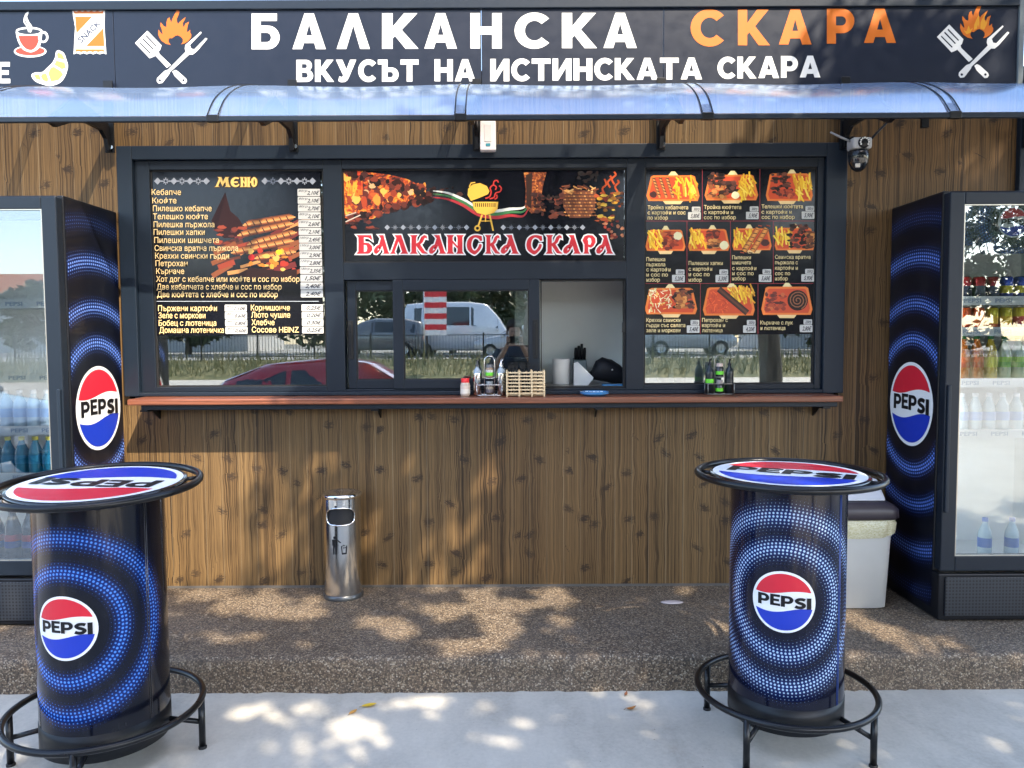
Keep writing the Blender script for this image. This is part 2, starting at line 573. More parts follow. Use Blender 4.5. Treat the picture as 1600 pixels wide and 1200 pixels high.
S = .27
GLY = {                                                 # heavy geometric capitals, one cap height = 1
 'А': [[[(0, 0), (.36, 1), (.64, 1), (1, 0), (.71, 0), (.655, .17), (.345, .17), (.29, 0)], [(.5, .70), (.41, .385), (.59, .385)]]],
 'Л': [[[(0, 0), (.36, 1), (.64, 1), (1, 0), (.71, 0), (.5, .66), (.29, 0)]]],
 'К': [[[(0, 0), (0, 1), (S, 1), (S, .62), (.56, 1), (.9, 1), (.50, .53), (.93, 0), (.6, 0), (.33, .36), (S, .29), (S, 0)]]],
 'Н': [[[(0, 0), (0, 1), (S, 1), (S, .62), (.61, .62), (.61, 1), (.88, 1), (.88, 0), (.61, 0), (.61, .39), (S, .39), (S, 0)]]],
 'С': [[arc(.5, .5, .5, 42, 318, 22, .515) + arc(.5, .5, .24, 318, 42, 22, .28)]],
 'Б': [[[(0, 0), (0, 1), (.74, 1), (.74, .79), (S, .79), (S, .66), (.47, .66)] + arc(.48, .33, .34, 80, -80, 10, .33) + [(.47, 0)],
        [(S, .46), (.44, .46)] + arc(.45, .33, .12, 80, -80, 6, .13) + [(.44, .2), (S, .2)]]],
 'Р': [[[(0, 0), (0, 1), (.45, 1)] + arc(.46, .65, .36, 80, -80, 10, .35) + [(.45, .30), (S, .30), (S, 0)],
        [(S, .78), (.43, .78)] + arc(.44, .65, .13, 80, -80, 6, .13) + [(.43, .52), (S, .52)]]],
 'В': [[[(0, 0), (0, 1), (.46, 1)] + arc(.48, .74, .28, 80, -55, 8, .26) + arc(.5, .28, .32, 55, -80, 8, .28) + [(.48, 0)],
        [(S, .81), (.43, .81)] + arc(.44, .715, .08, 80, -80, 4, .095) + [(.43, .62), (S, .62)], [(S, .42), (.46, .42)] + arc(.46, .305, .1, 80, -80, 4, .115) + [(.46, .19), (S, .19)]]],
 'У': [[[(0, 1), (.31, 1), (.51, .56), (.69, 1), (.99, 1), (.64, .22), (.56, .07), (.43, -.01), (.24, -.02), (.11, .04), (.17, .25), (.28, .21), (.36, .28)]]],
 'Ъ': [[[(0, 1), (0, .78), (.2, .78), (.2, 0), (.67, 0)] + arc(.68, .32, .33, -80, 80, 10, .32) + [(.67, .64), (.47, .64), (.47, 1)],
        [(.47, .44), (.63, .44)] + arc(.64, .32, .1, 80, -80, 5, .12) + [(.63, .2), (.47, .2)]]],
 'Т': [[[(0, 1), (.88, 1), (.88, .77), (.575, .77), (.575, 0), (.305, 0), (.305, .77), (0, .77)]]],
 'И': [[[(0, 0), (0, 1), (.26, 1), (.26, .42), (.63, 1), (.89, 1), (.89, 0), (.63, 0), (.63, .58), (.26, 0)]]],
 'Е': [[[(0, 0), (0, 1), (.72, 1), (.72, .79), (S, .79), (S, .61), (.66, .61), (.66, .4), (S, .4), (S, .21), (.74, .21), (.74, 0)]]],
 'S': [[ribbon(smooth([(.70, .80), (.52, .87), (.30, .86), (.15, .72), (.27, .57), (.52, .46), (.64, .30), (.50, .14), (.27, .13), (.06, .22)], 5), .255)]],
 'I': [[[(0, 0), (0, 1), (.27, 1), (.27, 0)]]],
 # old Slavonic capitals with spurs
 'сБ': [[[(0, 0), (.06, .09), (.1, .12), (.1, .88), (0, 1), (.74, 1), (.8, .7), (.6, .86), (.38, .87), (.38, .6), (.62, .58), (.78, .42), (.8, .22), (.66, .02), (.55, 0)], [(.38, .48), (.38, .11), (.5, .14), (.54, .3), (.5, .45)]]],
 'сА': [[[(0, .16), (.06, .3), (.2, .44), (.34, .5), (.44, .82), (.36, .93), (.28, 1), (.62, 1), (.66, .84), (.9, .14), (1, 0), (.56, 0), (.64, .1), (.54, .42), (.36, .12), (.2, 0), (.06, .02)], [(.5, .56), (.42, .4), (.28, .28), (.24, .18), (.34, .24)]]],
 'сЛ': [[[(0, 0), (.1, .1), (.36, .84), (.26, 1), (.62, 1), (.66, .88), (.92, .12), (1, 0), (.56, 0), (.66, .12), (.48, .66), (.28, .12), (.34, 0)]]],
 'сК': [[[(0, 0), (.1, .12), (.1, .88), (0, 1), (.44, 1), (.36, .88), (.36, .56), (.5, .64), (.62, .9), (.78, 1), (.92, .96), (.94, .8), (.82, .84), (.7, .6), (.58, .5), (.8, .16), (1, .02), (.9, 0), (.66, .02), (.5, .22), (.36, .42), (.36, .12), (.44, 0)]]],
 'сН': [[[(0, 0), (.08, .12), (.08, .88), (0, 1), (.44, 1), (.36, .88), (.36, .12), (.44, 0)]], [[(.54, 0), (.62, .12), (.62, .88), (.54, 1), (.98, 1), (.90, .88), (.90, .12), (.98, 0)]], [[(.35, .72), (.63, .42), (.63, .28), (.35, .56)]]],
 'сС': [[smooth([(.95, .94), (.7, .99), (.4, .98), (.12, .82), (.0, .52), (.06, .22), (.28, .04), (.5, -.04), (.72, .1), (.9, .3), (.94, .5), (.78, .52)], 3) + smooth([(.74, .4), (.6, .22), (.46, .18), (.34, .3), (.29, .5), (.36, .74), (.52, .86), (.74, .8), (.84, .68), (.98, .7)], 3)]],
 'сР': [[[(.06, 0), (.14, .12), (.14, .5), (0, .72), (.16, .94), (.4, 1), (.72, .98), (.92, .82), (.94, .62), (.8, .42), (.6, .32), (.42, .36), (.42, .12), (.5, 0)], [(.42, .5), (.56, .48), (.64, .62), (.6, .8), (.46, .86), (.36, .76), (.42, .68)]]],
 'сМ': [[[(0, 0), (.08, .1), (.3, .86), (.22, 1), (.46, 1), (.56, .5), (.74, 1), (.98, 1), (.92, .86), (1.02, .12), (1.1, 0), (.72, 0), (.8, .12), (.74, .6), (.54, .08), (.36, .62), (.24, .12), (.32, 0)]]],
 'сЕ': [[smooth([(.95, .94), (.6, 1), (.3, .94), (.06, .7), (.02, .4), (.16, .12), (.46, 0), (.78, .04), (.98, .22)], 3) + [(.9, .3), (.7, .16), (.5, .16), (.36, .28), (.32, .42), (.8, .42), (.8, .56), (.32, .56), (.38, .76), (.56, .88), (.84, .82)]]],
 'сЮ': [[[(0, 0), (.06, .12), (.06, .88), (0, 1), (.34, 1), (.28, .88), (.28, .58), (.44, .58), (.5, .84), (.68, 1), (.86, .98), (1.04, .78), (1.08, .5), (1.02, .2), (.84, .02), (.66, 0), (.5, .16), (.44, .44), (.28, .44), (.28, .12), (.34, 0)], [(.66, .5), (.7, .22), (.8, .16), (.86, .5), (.8, .84), (.7, .78)]]],
}
GLY['Е_'] = GLY['Е']
GW = {g: max(p[0] for L in GLY[g] for p in L[0]) for g in GLY}

# ================================================================== THE SETTING
m = MB().add([(-150, -220, 0), (150, -220, 0), (150, 60, 0), (-150, 60, 0)], [(0, 1, 2, 3)], flat((.16, .15, .12), .9))
tag(m.build('ground', auto=False), kind='structure')
m = MB().add([(-40, -21.5, .004), (40, -21.5, .004), (40, 9, .004), (-40, 9, .004)], [(0, 1, 2, 3)], M_CON)
tag(m.build('pavement', auto=False), kind='structure')
# low grass bank across the yard with a road on top
NGB = NT('dry_grass_bank')
gq = NGB.noise(NGB.obj((1, 1, 1)), 3, 6, .7)
NGB.set(Base_Color=NGB.ramp(gq, [(.35, (.07, .085, .025)), (.6, (.24, .21, .09))]), Roughness=.9)
m = MB().add([(-70, -24.2, .70), (70, -24.2, .70), (70, -21.6, .0), (-70, -21.6, .0)], [(0, 1, 2, 3)], NGB.mat)
tag(m.build('terrain', auto=False), kind='structure')
m = MB().add([(-70, -60, .70), (70, -60, .70), (70, -24.2, .70), (-70, -24.2, .70)], [(0, 1, 2, 3)], concrete_mat((.30, .295, .28)))
tag(m.build('road', auto=False), kind='structure')
# raised platform with a slightly ragged rounded nose
m = MB()
rr = random.Random(3)
nx = 420
xs = [-6 + 12 * i / nx for i in range(nx + 1)]
prof = [(0.0, 0.0), (.002, .05), (.004, .10), (.007, .138), (.013, .151), (.024, .158), (.045, .160), (.45, .160), (1.6, .160)]
vs, fs = [], []
for x in xs:
    wob = .004 * math.sin(x * 3.1) + .003 * math.sin(x * 11 + 1)
    for k, (dy, z) in enumerate(prof):
        j = rr.uniform(-.004, .004) if k < 6 else 0
        vs.append((x, YP + wob + dy + j - (.012 * rr.random() if k == 0 else 0), z + (rr.uniform(-.002, .002) if 0 < k < 7 else 0)))
K = len(prof)
for i in range(nx):
    for k in range(K - 1):
        fs.append((i * K + k, (i + 1) * K + k, (i + 1) * K + k + 1, i * K + k + 1))
m.add(vs, fs, M_PEB, True)
tag(m.build('platform_step'), kind='structure')

# ================================================================== KIOSK
kiosk = thing('kiosk', 'wood look snack kiosk with anthracite window wall and open serving hatch', 'kiosk', (0, YW, ZP))
X0, X1 = -4.2, 2.80
wl, wt_ = U(187, 228, YW)
wr = U(1320, 226, YW)[0]
WB = 1.262                                              # counter top height
WT = U(800, 228, YW)[1]
m = MB()
m.box(X0, wl + .01, YW, YW + .06, ZP + .012, 3.05, M_WOOD)
m.box(wr - .01, X1, YW, YW + .06, ZP + .012, 3.05, M_WOOD)
m.box(wl + .01, wr - .01, YW, YW + .06, WT - .01, 3.05, M_WOOD)
m.box(wl + .01, wr - .01, YW, YW + .06, ZP + .012, WB - .02, M_WOOD)
m.build('wall_cladding', kiosk)
MB().box(X0, X1, YW - .006, YW + .05, ZP + .0, ZP + .012, flat((.10, .09, .08), .7)).build('base_trim', kiosk)
MB().box(X1, X1 + .07, YW - .035, YW + .12, ZP, 3.05, M_ANT).build('corner_post', kiosk, .004)
# interior
IW = flat((.80, .83, .80), .5)
m = MB()
YB = YW + 1.75
m.box(X0, X1, YB, YB + .04, ZP, 3.0, IW)
m.box(X0, X1, YW + .07, YB, ZP - .1, ZP + .02, flat((.3, .3, .3), .6))
m.box(X0, X1, YW + .07, YB, 2.86, 2.9, IW)
m.box(X0 - .04, X0, YW + .06, YB, ZP, 2.86, IW)
m.box(X1 + .001, X1 + .04, YW + .13, YB, ZP, 2.86, IW)
m.build('interior_wall', kiosk)
# partition wall seen through the hatch, close behind it
m = MB()
m.box(.02, 1.62, YW + .56, YW + .60, ZP + .02, 2.84, IW)
m.build('partition', kiosk)
m = MB().box(-1.9, 1.9, YW + .10, YW + .53, 1.265, 1.295, flat((.33, .31, .29), .3, .6))
m.box(-1.9, 1.9, YW + .12, YW + .15, ZP + .02, 1.265, IW)
m.build('worktop', kiosk)

# window wall: one frame, glazing and sliding sashes
def fr(m, x0, x1, z0, z1, y0, y1, wd, mat):             # frame of four mitre-less bars butted together
    l, r, t, b = wd
    m.box(x0, x0 + l, y0, y1, z0, z1, mat)
    m.box(x1 - r, x1, y0, y1, z0, z1, mat)
    m.box(x0 + l, x1 - r, y0, y1, z1 - t, z1, mat)
    if b: m.box(x0 + l, x1 - r, y0, y1, z0, z0 + b, mat)
    return m
px = lambda u, v=440: U(u, v, YW)[0]
pz = lambda v, u=760: U(u, v, YW)[1]
m = MB()
fr(m, wl, wr, WB + .001, WT, YW - .045, YW + .03, (.085, .115, .075, .022), M_ANT)            # surround
m.build('window_surround', kiosk, .004)
m = MB()
FX0, FX1, FZ0, FZ1 = wl + .085, wr - .115, WB + .023, WT - .075
gy0, gy1 = YW - .018, YW + .045
lwx0, lwx1 = px(241), px(509)
rwx0, rwx1 = px(1006), px(1273)
cx0, cx1 = px(538), px(978)
gz0, gz1 = pz(602), pz(264)
m.box(FX0, lwx0, gy0, gy1, FZ0, FZ1, M_ANT2)
m.box(lwx1, cx0, gy0, gy1, FZ0, FZ1, M_ANT2)
m.box(cx1, rwx0, gy0, gy1, FZ0, FZ1, M_ANT2)
m.box(rwx1, FX1, gy0, gy1, FZ0, FZ1, M_ANT2)
m.box(lwx0, lwx1, gy0, gy1, gz1, FZ1, M_ANT2)
m.box(lwx0, lwx1, gy0, gy1, FZ0, gz0, M_ANT2)
m.box(rwx0, rwx1, gy0, gy1, gz1, FZ1, M_ANT2)
m.box(rwx0, rwx1, gy0, gy1, FZ0, gz0, M_ANT2)
m.box(cx0, cx1, gy0, gy1, pz(264), FZ1, M_ANT2)
m.box(cx0, cx1, gy0, gy1, pz(437), pz(410), M_ANT2)
m.box(cx0, cx1, gy0, gy1, FZ0, pz(607), M_ANT2)
frame = m.build('window_frame', kiosk, .003)
def bead(x0, x1, z0, z1, y):
    b = MB()
    fr(b, x0, x1, z0, z1, y, y + .012, (.008, .008, .008, .008), M_RUB)
    b.build('gasket', frame)
for a in ((lwx0, lwx1, gz0, gz1), (rwx0, rwx1, gz0, gz1), (cx0, cx1, pz(410), pz(264))):
    bead(*a, YW - .006)
def pane(name, x0, x1, z0, z1, y, parent, mat=M_GLASS):
    return MB().box(x0, x1, y, y + .005, z0, z1, mat).build(name, parent)
GY = YW + .004
pane('glass', lwx0, lwx1, gz0, gz1, GY, frame)
pane('glass', rwx0, rwx1, gz0, gz1, GY, frame)
pane('glass', cx0, cx1, pz(410), pz(264), GY, frame)
# sliding sashes
def sash(x0, x1, z0, z1, y, wd, hx):
    s = MB()
    fr(s, x0, x1, z0, z1, y, y + .03, wd, M_ANT2)
    so_ = s.build('sliding_sash', kiosk, .003)
    pane('glass', x0 + wd[0] - .004, x1 - wd[1] + .004, z0 + wd[3] - .004, z1 - wd[2] + .004, y + .012, so_)
    g = MB()
    fr(g, x0 + wd[0], x1 - wd[1], z0 + wd[3], z1 - wd[2], y + .004, y + .011, (.006,) * 4, M_RUB)
    g.build('gasket', so_)
    if hx:
        h = MB().box(hx - .014, hx + .014, y - .007, y + .001, pz(560), pz(500), M_RUB)
        h.box(hx - .007, hx + .007, y - .012, y - .006, pz(555), pz(505), M_BLACK)
        h.build('handle', so_, .002)
sz0, sz1 = pz(607) + .001, pz(437) - .001
sash(px(541), px(648), sz0, sz1, YW + .010, (.048, .05, .055, .05), px(546))
sash(px(614), px(843), sz0, sz1, YW - .024, (.058, .06, .058, .052), px(836))
m = MB()
fr(m, px(845), cx1 - .0, sz0, sz1, YW + .0, YW + .045, (.004, .012, .008, .008), M_RUB)
m.box(px(972), px(977), YW - .012, YW - .001, pz(520), pz(505), M_BLACK)
m.build('hatch_lining', kiosk)

# serving counter
cxa, cxb = U(198, 625, 4.15)[0], U(1318, 625, 4.15)[0]
counter = thing('serving_counter', 'long red brown serving shelf under the kiosk windows', 'counter', (0, 4.3, WB))
NW = NT('red_brown_laminate')
g = NW.noise(NW.obj((1.2, 60, 60)), 2, 5, .6)
NW.set(Base_Color=NW.ramp(g, [(.3, (.09, .027, .014)), (.6, (.22, .075, .038)), (.8, (.30, .12, .065))]), Roughness=.3)
MB().box(cxa, cxb, 4.15, YW - .002, WB - .032, WB, NW.mat).build('board', counter, .006)
MB().box(cxa + .05, cxb - .01, 4.20, YW - .002, WB - .062, WB - .033, M_ANT).build('rail', counter, .003)
for u in (250, 595, 930, 1270):
    x = px(u, 640)
    m = MB().box(x - .02, x + .02, 4.2, YW - .001, WB - .072, WB - .0625, M_BLACK)
    m.extrude([[(4.30, WB - .073), (YW - .002, WB - .073), (YW - .002, WB - .13)]], lambda a, b, d, x=x: (x - .004 + d, a, b), .008, M_BLACK)
    m.build('bracket', counter)
for u in (278, 350, 433, 628, 700, 968, 1067, 1175, 1276):
    x = px(u, 615)
    MB().lathe(x, 4.36, [(.005, WB + .0005), (.004, WB + .003), (0, WB + .004)], M_STEEL, 8).build('screw', counter)

# ------------------------------------------------------------------ awning
aw = thing('awning', 'long curved smoked polycarbonate awning over the kiosk windows', 'awning', (0, 4.0, 2.7))
AP = smooth([(4.392, 2.962), (4.25, 2.925), (4.10, 2.872), (3.95, 2.80), (3.83, 2.72), (3.75, 2.632)], 4)
m = MB()
ax0, ax1 = -3.7, 3.3
nxs = 60
vs = []
for i in range(nxs + 1):
    x = ax0 + (ax1 - ax0) * i / nxs
    sag = .008 * math.cos((x + .23) / 1.155 * 2 * PI)
    for k, (y, z) in enumerate(AP):
        s_ = math.sin(PI * k / (len(AP) - 1))
        vs.append((x, y, z + sag * s_))
K = len(AP)
m.add(vs, [(i * K + k, (i + 1) * K + k, (i + 1) * K + k + 1, i * K + k + 1) for i in range(nxs) for k in range(K - 1)], M_AWN, True)
m.build('sheet', aw, auto=False)
ye, ze = AP[-1]
MB().box(ax0, ax1, ye - .012, ye + .012, ze - .028, ze - .004, M_ANT).build('front_profile', aw, .004)
MB().box(ax0, ax1, 4.375, YW - .001, 2.972, 2.99, M_ANT).build('wall_profile', aw)
for i in range(-2, 3):
    for d in (0,):
        xt = -.235 + 1.165 * i
        m = MB()
        for dx in (-.028, .022):
            m.tube([(xt + dx, y - .004, z + .007) for y, z in AP], .0032, M_BLACK, 6)
        N_ = len(AP)
        vs = [(xt + dx, y, z + .003) for y, z in AP for dx in (-.03, .024)]
        m.add(vs, [(2 * k, 2 * k + 1, 2 * k + 3, 2 * k + 2) for k in range(N_ - 1)], M_STRIP)
        m.build('joint_strip', aw)
        m = MB().box(xt - .032, xt + .027, ye - .015, ye + .013, ze - .031, ze + .003, M_BLACK)
        m.build('clip', aw, .004)
for i in range(-3, 4):
    x = -.205 + 1.005 * i
    m = MB()
    zb = U(740, 238, YW)[1]
    m.box(x - .004, x + .046, YW - .056, YW - .046, zb - .005, 2.99, M_BLACK)        # wall plate
    m.extrude([[(YW - .058, zb), (YW - .058, zb + .13), (YW - .10, zb + .16), (4.0, 2.80), (3.79, 2.645), (3.77, 2.615), (3.83, 2.605), (4.05, 2.70), (4.25, 2.70), (YW - .10, zb + .06), (YW - .075, zb - .002)]],
              lambda a, b, d, x=x: (x + .008 + d, a, b), .022, M_BLACK)
    m.build('bracket', aw, .002)
    m = MB()
    zc = zb + .022
    m.tube([(x + .034, YW - .056, zc), (x + .034, YW - .07, zc)], .011, M_STEEL, 10)
    m.build('bolt', aw)
# short hanging strap near the right end
MB().box(U(1441, 190, 4.2)[0], U(1452, 190, 4.2)[0], 4.2, 4.22, U(1445, 199, 4.2)[1], 2.88, M_BLACK).build('strap', aw)

# ------------------------------------------------------------------ fascia sign
fs_ = thing('fascia_sign', 'long dark navy fascia sign with large white and orange lettering above the awning', 'sign', (0, 4.36, 3.2))
FY = 4.368
fz0, fz1 = 2.94, U(800, 14, FY)[1]
fx0, fx1 = -4.2, U(1590, 60, FY)[0]
NF = NT('navy_sign_panel')
sc_ = NF.noise(NF.obj((1, 1, 1)), 14, 6, .7)
NF.set(Base_Color=NF.mix(sc_, (.004, .0075, .018), (.006, .011, .025)), Roughness=NF.m('MULTIPLY_ADD', sc_, .2, .28), Specular_IOR_Level=.35)
NF.bump(NF.noise(NF.obj((1.2, 1, 2.2)), 2.2, 2, .5), .12, .02)
seams = [fx0, -3.55, U(178, 60, FY)[0], U(752, 60, FY)[0], U(1037, 60, FY)[0], fx1]
for a, b in zip(seams, seams[1:]):
    MB().box(a + .0012, b - .0012, FY, YW - .002, fz0, fz1, NF.mat).build('panel', fs_, .0015)
MB().box(fx0, fx1, FY - .014, YW, fz1 + .001, fz1 + .05, M_ANT).build('top_edge', fs_, .004)
MB().box(fx1 + .001, fx1 + .03, FY - .012, YW, fz0, fz1 + .05, flat((.12, .14, .15), .4)).build('end_cap', fs_, .003)
WH, OR = (.60, .60, .58), (.46, .105, .002)
SIGNZ = FY - .001
def glyph_row(A, s, xs, y0, y1, mat, l=None, **k):
    """xs: list of (x0, x1); y0, y1 as (left, right) for the slope of the row"""
    n = len(s)
    for i, (g, (a, b)) in enumerate(zip(s, xs)):
        t = i / max(1, n - 1)
        A.glyphs([(g, a, y0[0] + (y0[1] - y0[0]) * t, b, y1[0] + (y1[1] - y1[0]) * t)], mat, **k)
A = Art(SIGNZ)
xs1 = [(393, 437), (457, 509), (526, 578), (597, 654), (663, 714), (735, 784), (804, 858), (878, 933), (943, 995)]
glyph_row(A, 'БАЛКАНСКА', xs1, (21, 20), (77, 75), WH)
A.build('lettering', fs_)
A = Art(SIGNZ)
xs2 = [(1079, 1131), (1153, 1203), (1217, 1268), (1292, 1335), (1350, 1400)]
glyph_row(A, 'СКАРА', xs2, (15, 13), (72, 67), OR)
A.build('lettering', fs_)
A = Art(SIGNZ)
def word(A, s, x0, x1, y0, y1, mat, gap=.09):
    tot = sum(GW[g] for g in s) + gap * (len(s) - 1)
    k = (x1 - x0) / tot
    x = x0
    xs = []
    for g in s:
        xs.append((x, x + GW[g] * k)); x += (GW[g] + gap) * k
    glyph_row(A, s, xs, y0, y1, mat)
word(A, 'ВКУСЪТ', 463, 654, (93.5, 93), (128, 127.5), WH)
word(A, 'НА', 679, 743, (92.5, 92.5), (127, 127), WH)
word(A, 'ИСТИНСКАТА', 766, 1097, (92, 90), (127, 124), WH)
word(A, 'СКАРА', 1121, 1282, (89, 87), (123, 121), WH)
word(A, 'Е', -6, 16, (97, 97), (130, 130), WH)
A.build('lettering', fs_)

def utensils(T, name_, detail):
    A = Art(SIGNZ, T)
    # flames
    out = [(683, 518), (620, 505), (560, 465), (528, 415), (515, 372), (520, 310), (545, 350), (565, 372), (575, 368), (560, 300), (545, 262), (548, 212), (590, 265), (622, 278), (628, 250), (626, 215), (640, 165), (668, 145), (675, 180), (690, 215), (700, 180), (722, 130), (752, 75), (770, 10), (772, -10), (795, 25), (800, 70), (785, 120), (765, 165), (768, 210), (785, 235), (795, 215), (835, 180), (885, 140), (870, 180), (845, 225), (850, 270), (862, 275), (880, 230), (930, 205), (915, 245), (905, 290), (900, 345), (920, 340), (945, 312), (942, 350), (960, 380), (955, 420), (920, 465), (870, 498), (822, 512), (845, 480), (845, 440), (820, 410), (775, 388), (745, 396), (700, 430), (668, 425), (652, 450), (655, 480)]
    A.poly(out, OR)
    if detail:
        for pts in ([(700, 400), (705, 330), (735, 260), (765, 200), (775, 300), (770, 380), (755, 330), (740, 385)], [(785, 380), (790, 300), (830, 220), (870, 155), (835, 250), (860, 300), (890, 240), (870, 330), (835, 400)], [(600, 460), (560, 400), (600, 420), (630, 340), (650, 400), (690, 370), (650, 440)]):
            A.poly(pts, (.55, .24, .012))
    W_ = WH
    A.poly([(370, 328), (560, 525), (540, 590), (522, 605), (530, 640), (685, 790), (632, 830), (478, 665), (452, 680), (400, 700), (205, 495)], W_,
           [[(358, 384), (345, 400), (490, 548), (502, 536)], [(312, 424), (300, 440), (446, 590), (460, 578)], [(268, 478), (256, 490), (404, 640), (418, 628)]])
    A.poly([(705, 880), (740, 858), (775, 872), (890, 975), (902, 1010), (880, 1042), (842, 1046), (735, 940)], W_, [arc(854, 998, 17, 0, 360, 10)[:-1]])
    A.poly([(1085, 340), (1098, 356), (940, 520), (958, 570), (1000, 578), (1150, 425), (1174, 435), (1165, 450), (1040, 600), (980, 650), (930, 650), (672, 890), (660, 920), (570, 1035), (520, 1042), (495, 1010), (500, 970), (600, 870), (645, 855), (885, 610), (872, 570), (880, 520)], W_, [arc(538, 998, 17, 0, 360, 10)[:-1]])
    A.build(name_, fs_)
utensils(lambda x, y: (1440 + x * .1167, y * .1167), 'emblem', True)
# the left emblem, same drawing stretched onto its own spot
utensils(lambda x, y: (211 + (x - 205) * (324 - 211) / 969, 9 + (y + 10) * (131 - 9) / 1056), 'emblem', False)
Z1 = lambda x, y: (x * .2125, y * .2125)
A = Art(SIGNZ, Z1)
RED = (.70, .035, .015)
A.disc(222, 378, 120, WH, 44); A.disc(222, 375, 108, RED, 33)
A.poly(smooth([(115, 235), (130, 300), (165, 360), (210, 382), (240, 382), (280, 360), (300, 320), (312, 235)], 4), WH)
A.disc(214, 228, 98, WH, 30); A.disc(214, 232, 84, (.014, .019, .03), 20)
A.poly(smooth([(134, 262), (150, 310), (180, 350), (210, 366), (240, 366), (268, 340), (285, 300), (298, 262)], 4), RED)
A.poly(arc(318, 272, 38, 0, 360, 20, 44)[:-1], WH, [arc(318, 274, 22, 0, 360, 16, 27)[:-1]])
A.line(smooth([(210, 85), (190, 120), (205, 165), (228, 200), (222, 238)], 4), [6, 12, 16, 18, 18, 19, 20, 20, 20, 20, 20, 20, 19, 18, 16, 12, 8][:17], WH)
A.line(smooth([(182, 125), (178, 160), (200, 195), (212, 235)], 4), 9, WH)
A.build('emblem', fs_)
A = Art(SIGNZ, Z1)
def zig(x0, x1, y, amp, n): return [(x0 + (x1 - x0) * i / n, y + (amp if i % 2 else 0)) for i in range(n + 1)]
A.poly(zig(528, 772, 60, 10, 10) + [(768, 200), (782, 400)] + zig(782, 541, 400, -10, 10) + [(552, 200)], WH)
A.poly(zig(540, 760, 78, 8, 10) + [(758, 102), (546, 102)], OR)
A.poly([(556, 362), (765, 362)] + zig(765, 556, 384, -8, 10), OR)
A.poly([(552, 122), (680, 122), (562, 245), (556, 180)], OR)
A.poly([(760, 205), (768, 340), (632, 340)], OR)
def diag_text(A, st, cx, cy, ang, w_, h, mat, bold):
    vs, fs, tw, _ = text_mesh(st, bold)
    A.k += 1
    ca, sa = math.cos(R(ang)), math.sin(R(ang))
    out = []
    for x, y in vs:
        a, b = (x / tw - .5) * w_, (y - .5) * h
        out.append(A.at((cx + a * ca - b * sa, cy - a * sa - b * ca), A.k))
    A.mb.add(out, fs, flat(mat))
diag_text(A, 'SNACK', 656, 232, 44, 205, 44, (.02, .03, .06), .03)
A.build('emblem', fs_)
A = Art(SIGNZ, Z1)
cr = smooth([(430, 368), (470, 390), (492, 450), (500, 490), (480, 560), (440, 610), (370, 632), (310, 620), (255, 595), (230, 552), (262, 532), (310, 530), (350, 495), (385, 460), (405, 420), (412, 380), (430, 368)], 3)
A.poly(cr[:-1], WH)
CRO = (.46, .25, .07)
for q in ([(428, 385), (458, 400), (478, 440), (425, 428), (418, 400)], [(415, 445), (475, 460), (485, 500), (455, 510), (400, 475)], [(372, 500), (395, 490), (450, 525), (465, 550), (430, 590), (375, 600), (355, 540)], [(310, 545), (340, 540), (355, 580), (350, 605), (315, 590), (300, 560)], [(248, 550), (290, 548), (300, 590), (265, 580)]):
    A.poly(q, CRO)
A.build('emblem', fs_)

# ------------------------------------------------------------------ printed boards behind the glass
BY = YW - .002
GOLD, PAPER, INKY = 'e6c68a', (.50, .49, .46), (.02, .02, .03)
BOARD = flat((.004, .0045, .008), .14, name='black_print')
def board(name, label, px4, group=None):
    x0, y0, x1, y1 = px4
    a, b = U(x0, y0, BY), U(x1, y1, BY)
    t = thing(name, label, 'menu board', ((a[0] + b[0]) / 2, BY, b[1]), group)
    MB().box(a[0], b[0], BY, BY + .004, b[1], a[1], BOARD).build('panel', t)
    return t
def ornaments(A, xs, y, mat='868b96', r=5.6):
    for i, x in enumerate(xs):
        if i % 2 == 0:
            A.poly([(x - r, y), (x, y - r), (x + r, y), (x, y + r)], mat)
        else:
            for k in range(4):
                a = R(45 * k)
                q = r * (1.0 if k % 2 == 0 else .85)
                A.line([(x - q * math.cos(a), y - q * math.sin(a)), (x + q * math.cos(a), y + q * math.sin(a))], 1.7, mat)
            A.poly([(x - 2.5, y), (x, y - 2.5), (x + 2.5, y), (x, y + 2.5)], BOARD)
        if i < len(xs) - 1:
            A.disc((x + xs[i + 1]) / 2, y, 1.4, mat, n=8)
def soft_blob(rg, cx, cy, rx, ry, n=11, j=.25):
    return [(cx + rx * math.cos(2 * PI * k / n) * (1 + rg.uniform(-j, j)), cy + ry * math.sin(2 * PI * k / n) * (1 + rg.uniform(-j, j))) for k in range(n)]
def stick(x, y, ang, l, wd):
    c, s = math.cos(R(ang)), math.sin(R(ang))
    return [(x - c * l / 2 - s * wd / 2, y - s * l / 2 + c * wd / 2), (x + c * l / 2 - s * wd / 2, y + s * l / 2 + c * wd / 2),
            (x + c * l / 2 + s * wd / 2, y + s * l / 2 - c * wd / 2), (x - c * l / 2 + s * wd / 2, y - s * l / 2 - c * wd / 2)]
MEAT = ['3a1508', '5a2410', '7a3212', '8d4518', '2a0f08', 'a85a22']
EMB = [ember_mat(i, scale=s) for i, s in ((1, 26), (2, 40))]
EMB_M = ember_mat(5, [(.3, '1a0704'), (.45, '5d210d'), (.56, '9a4a1c'), (.66, 'd08a40'), (.78, 'f2c27a')], 48)

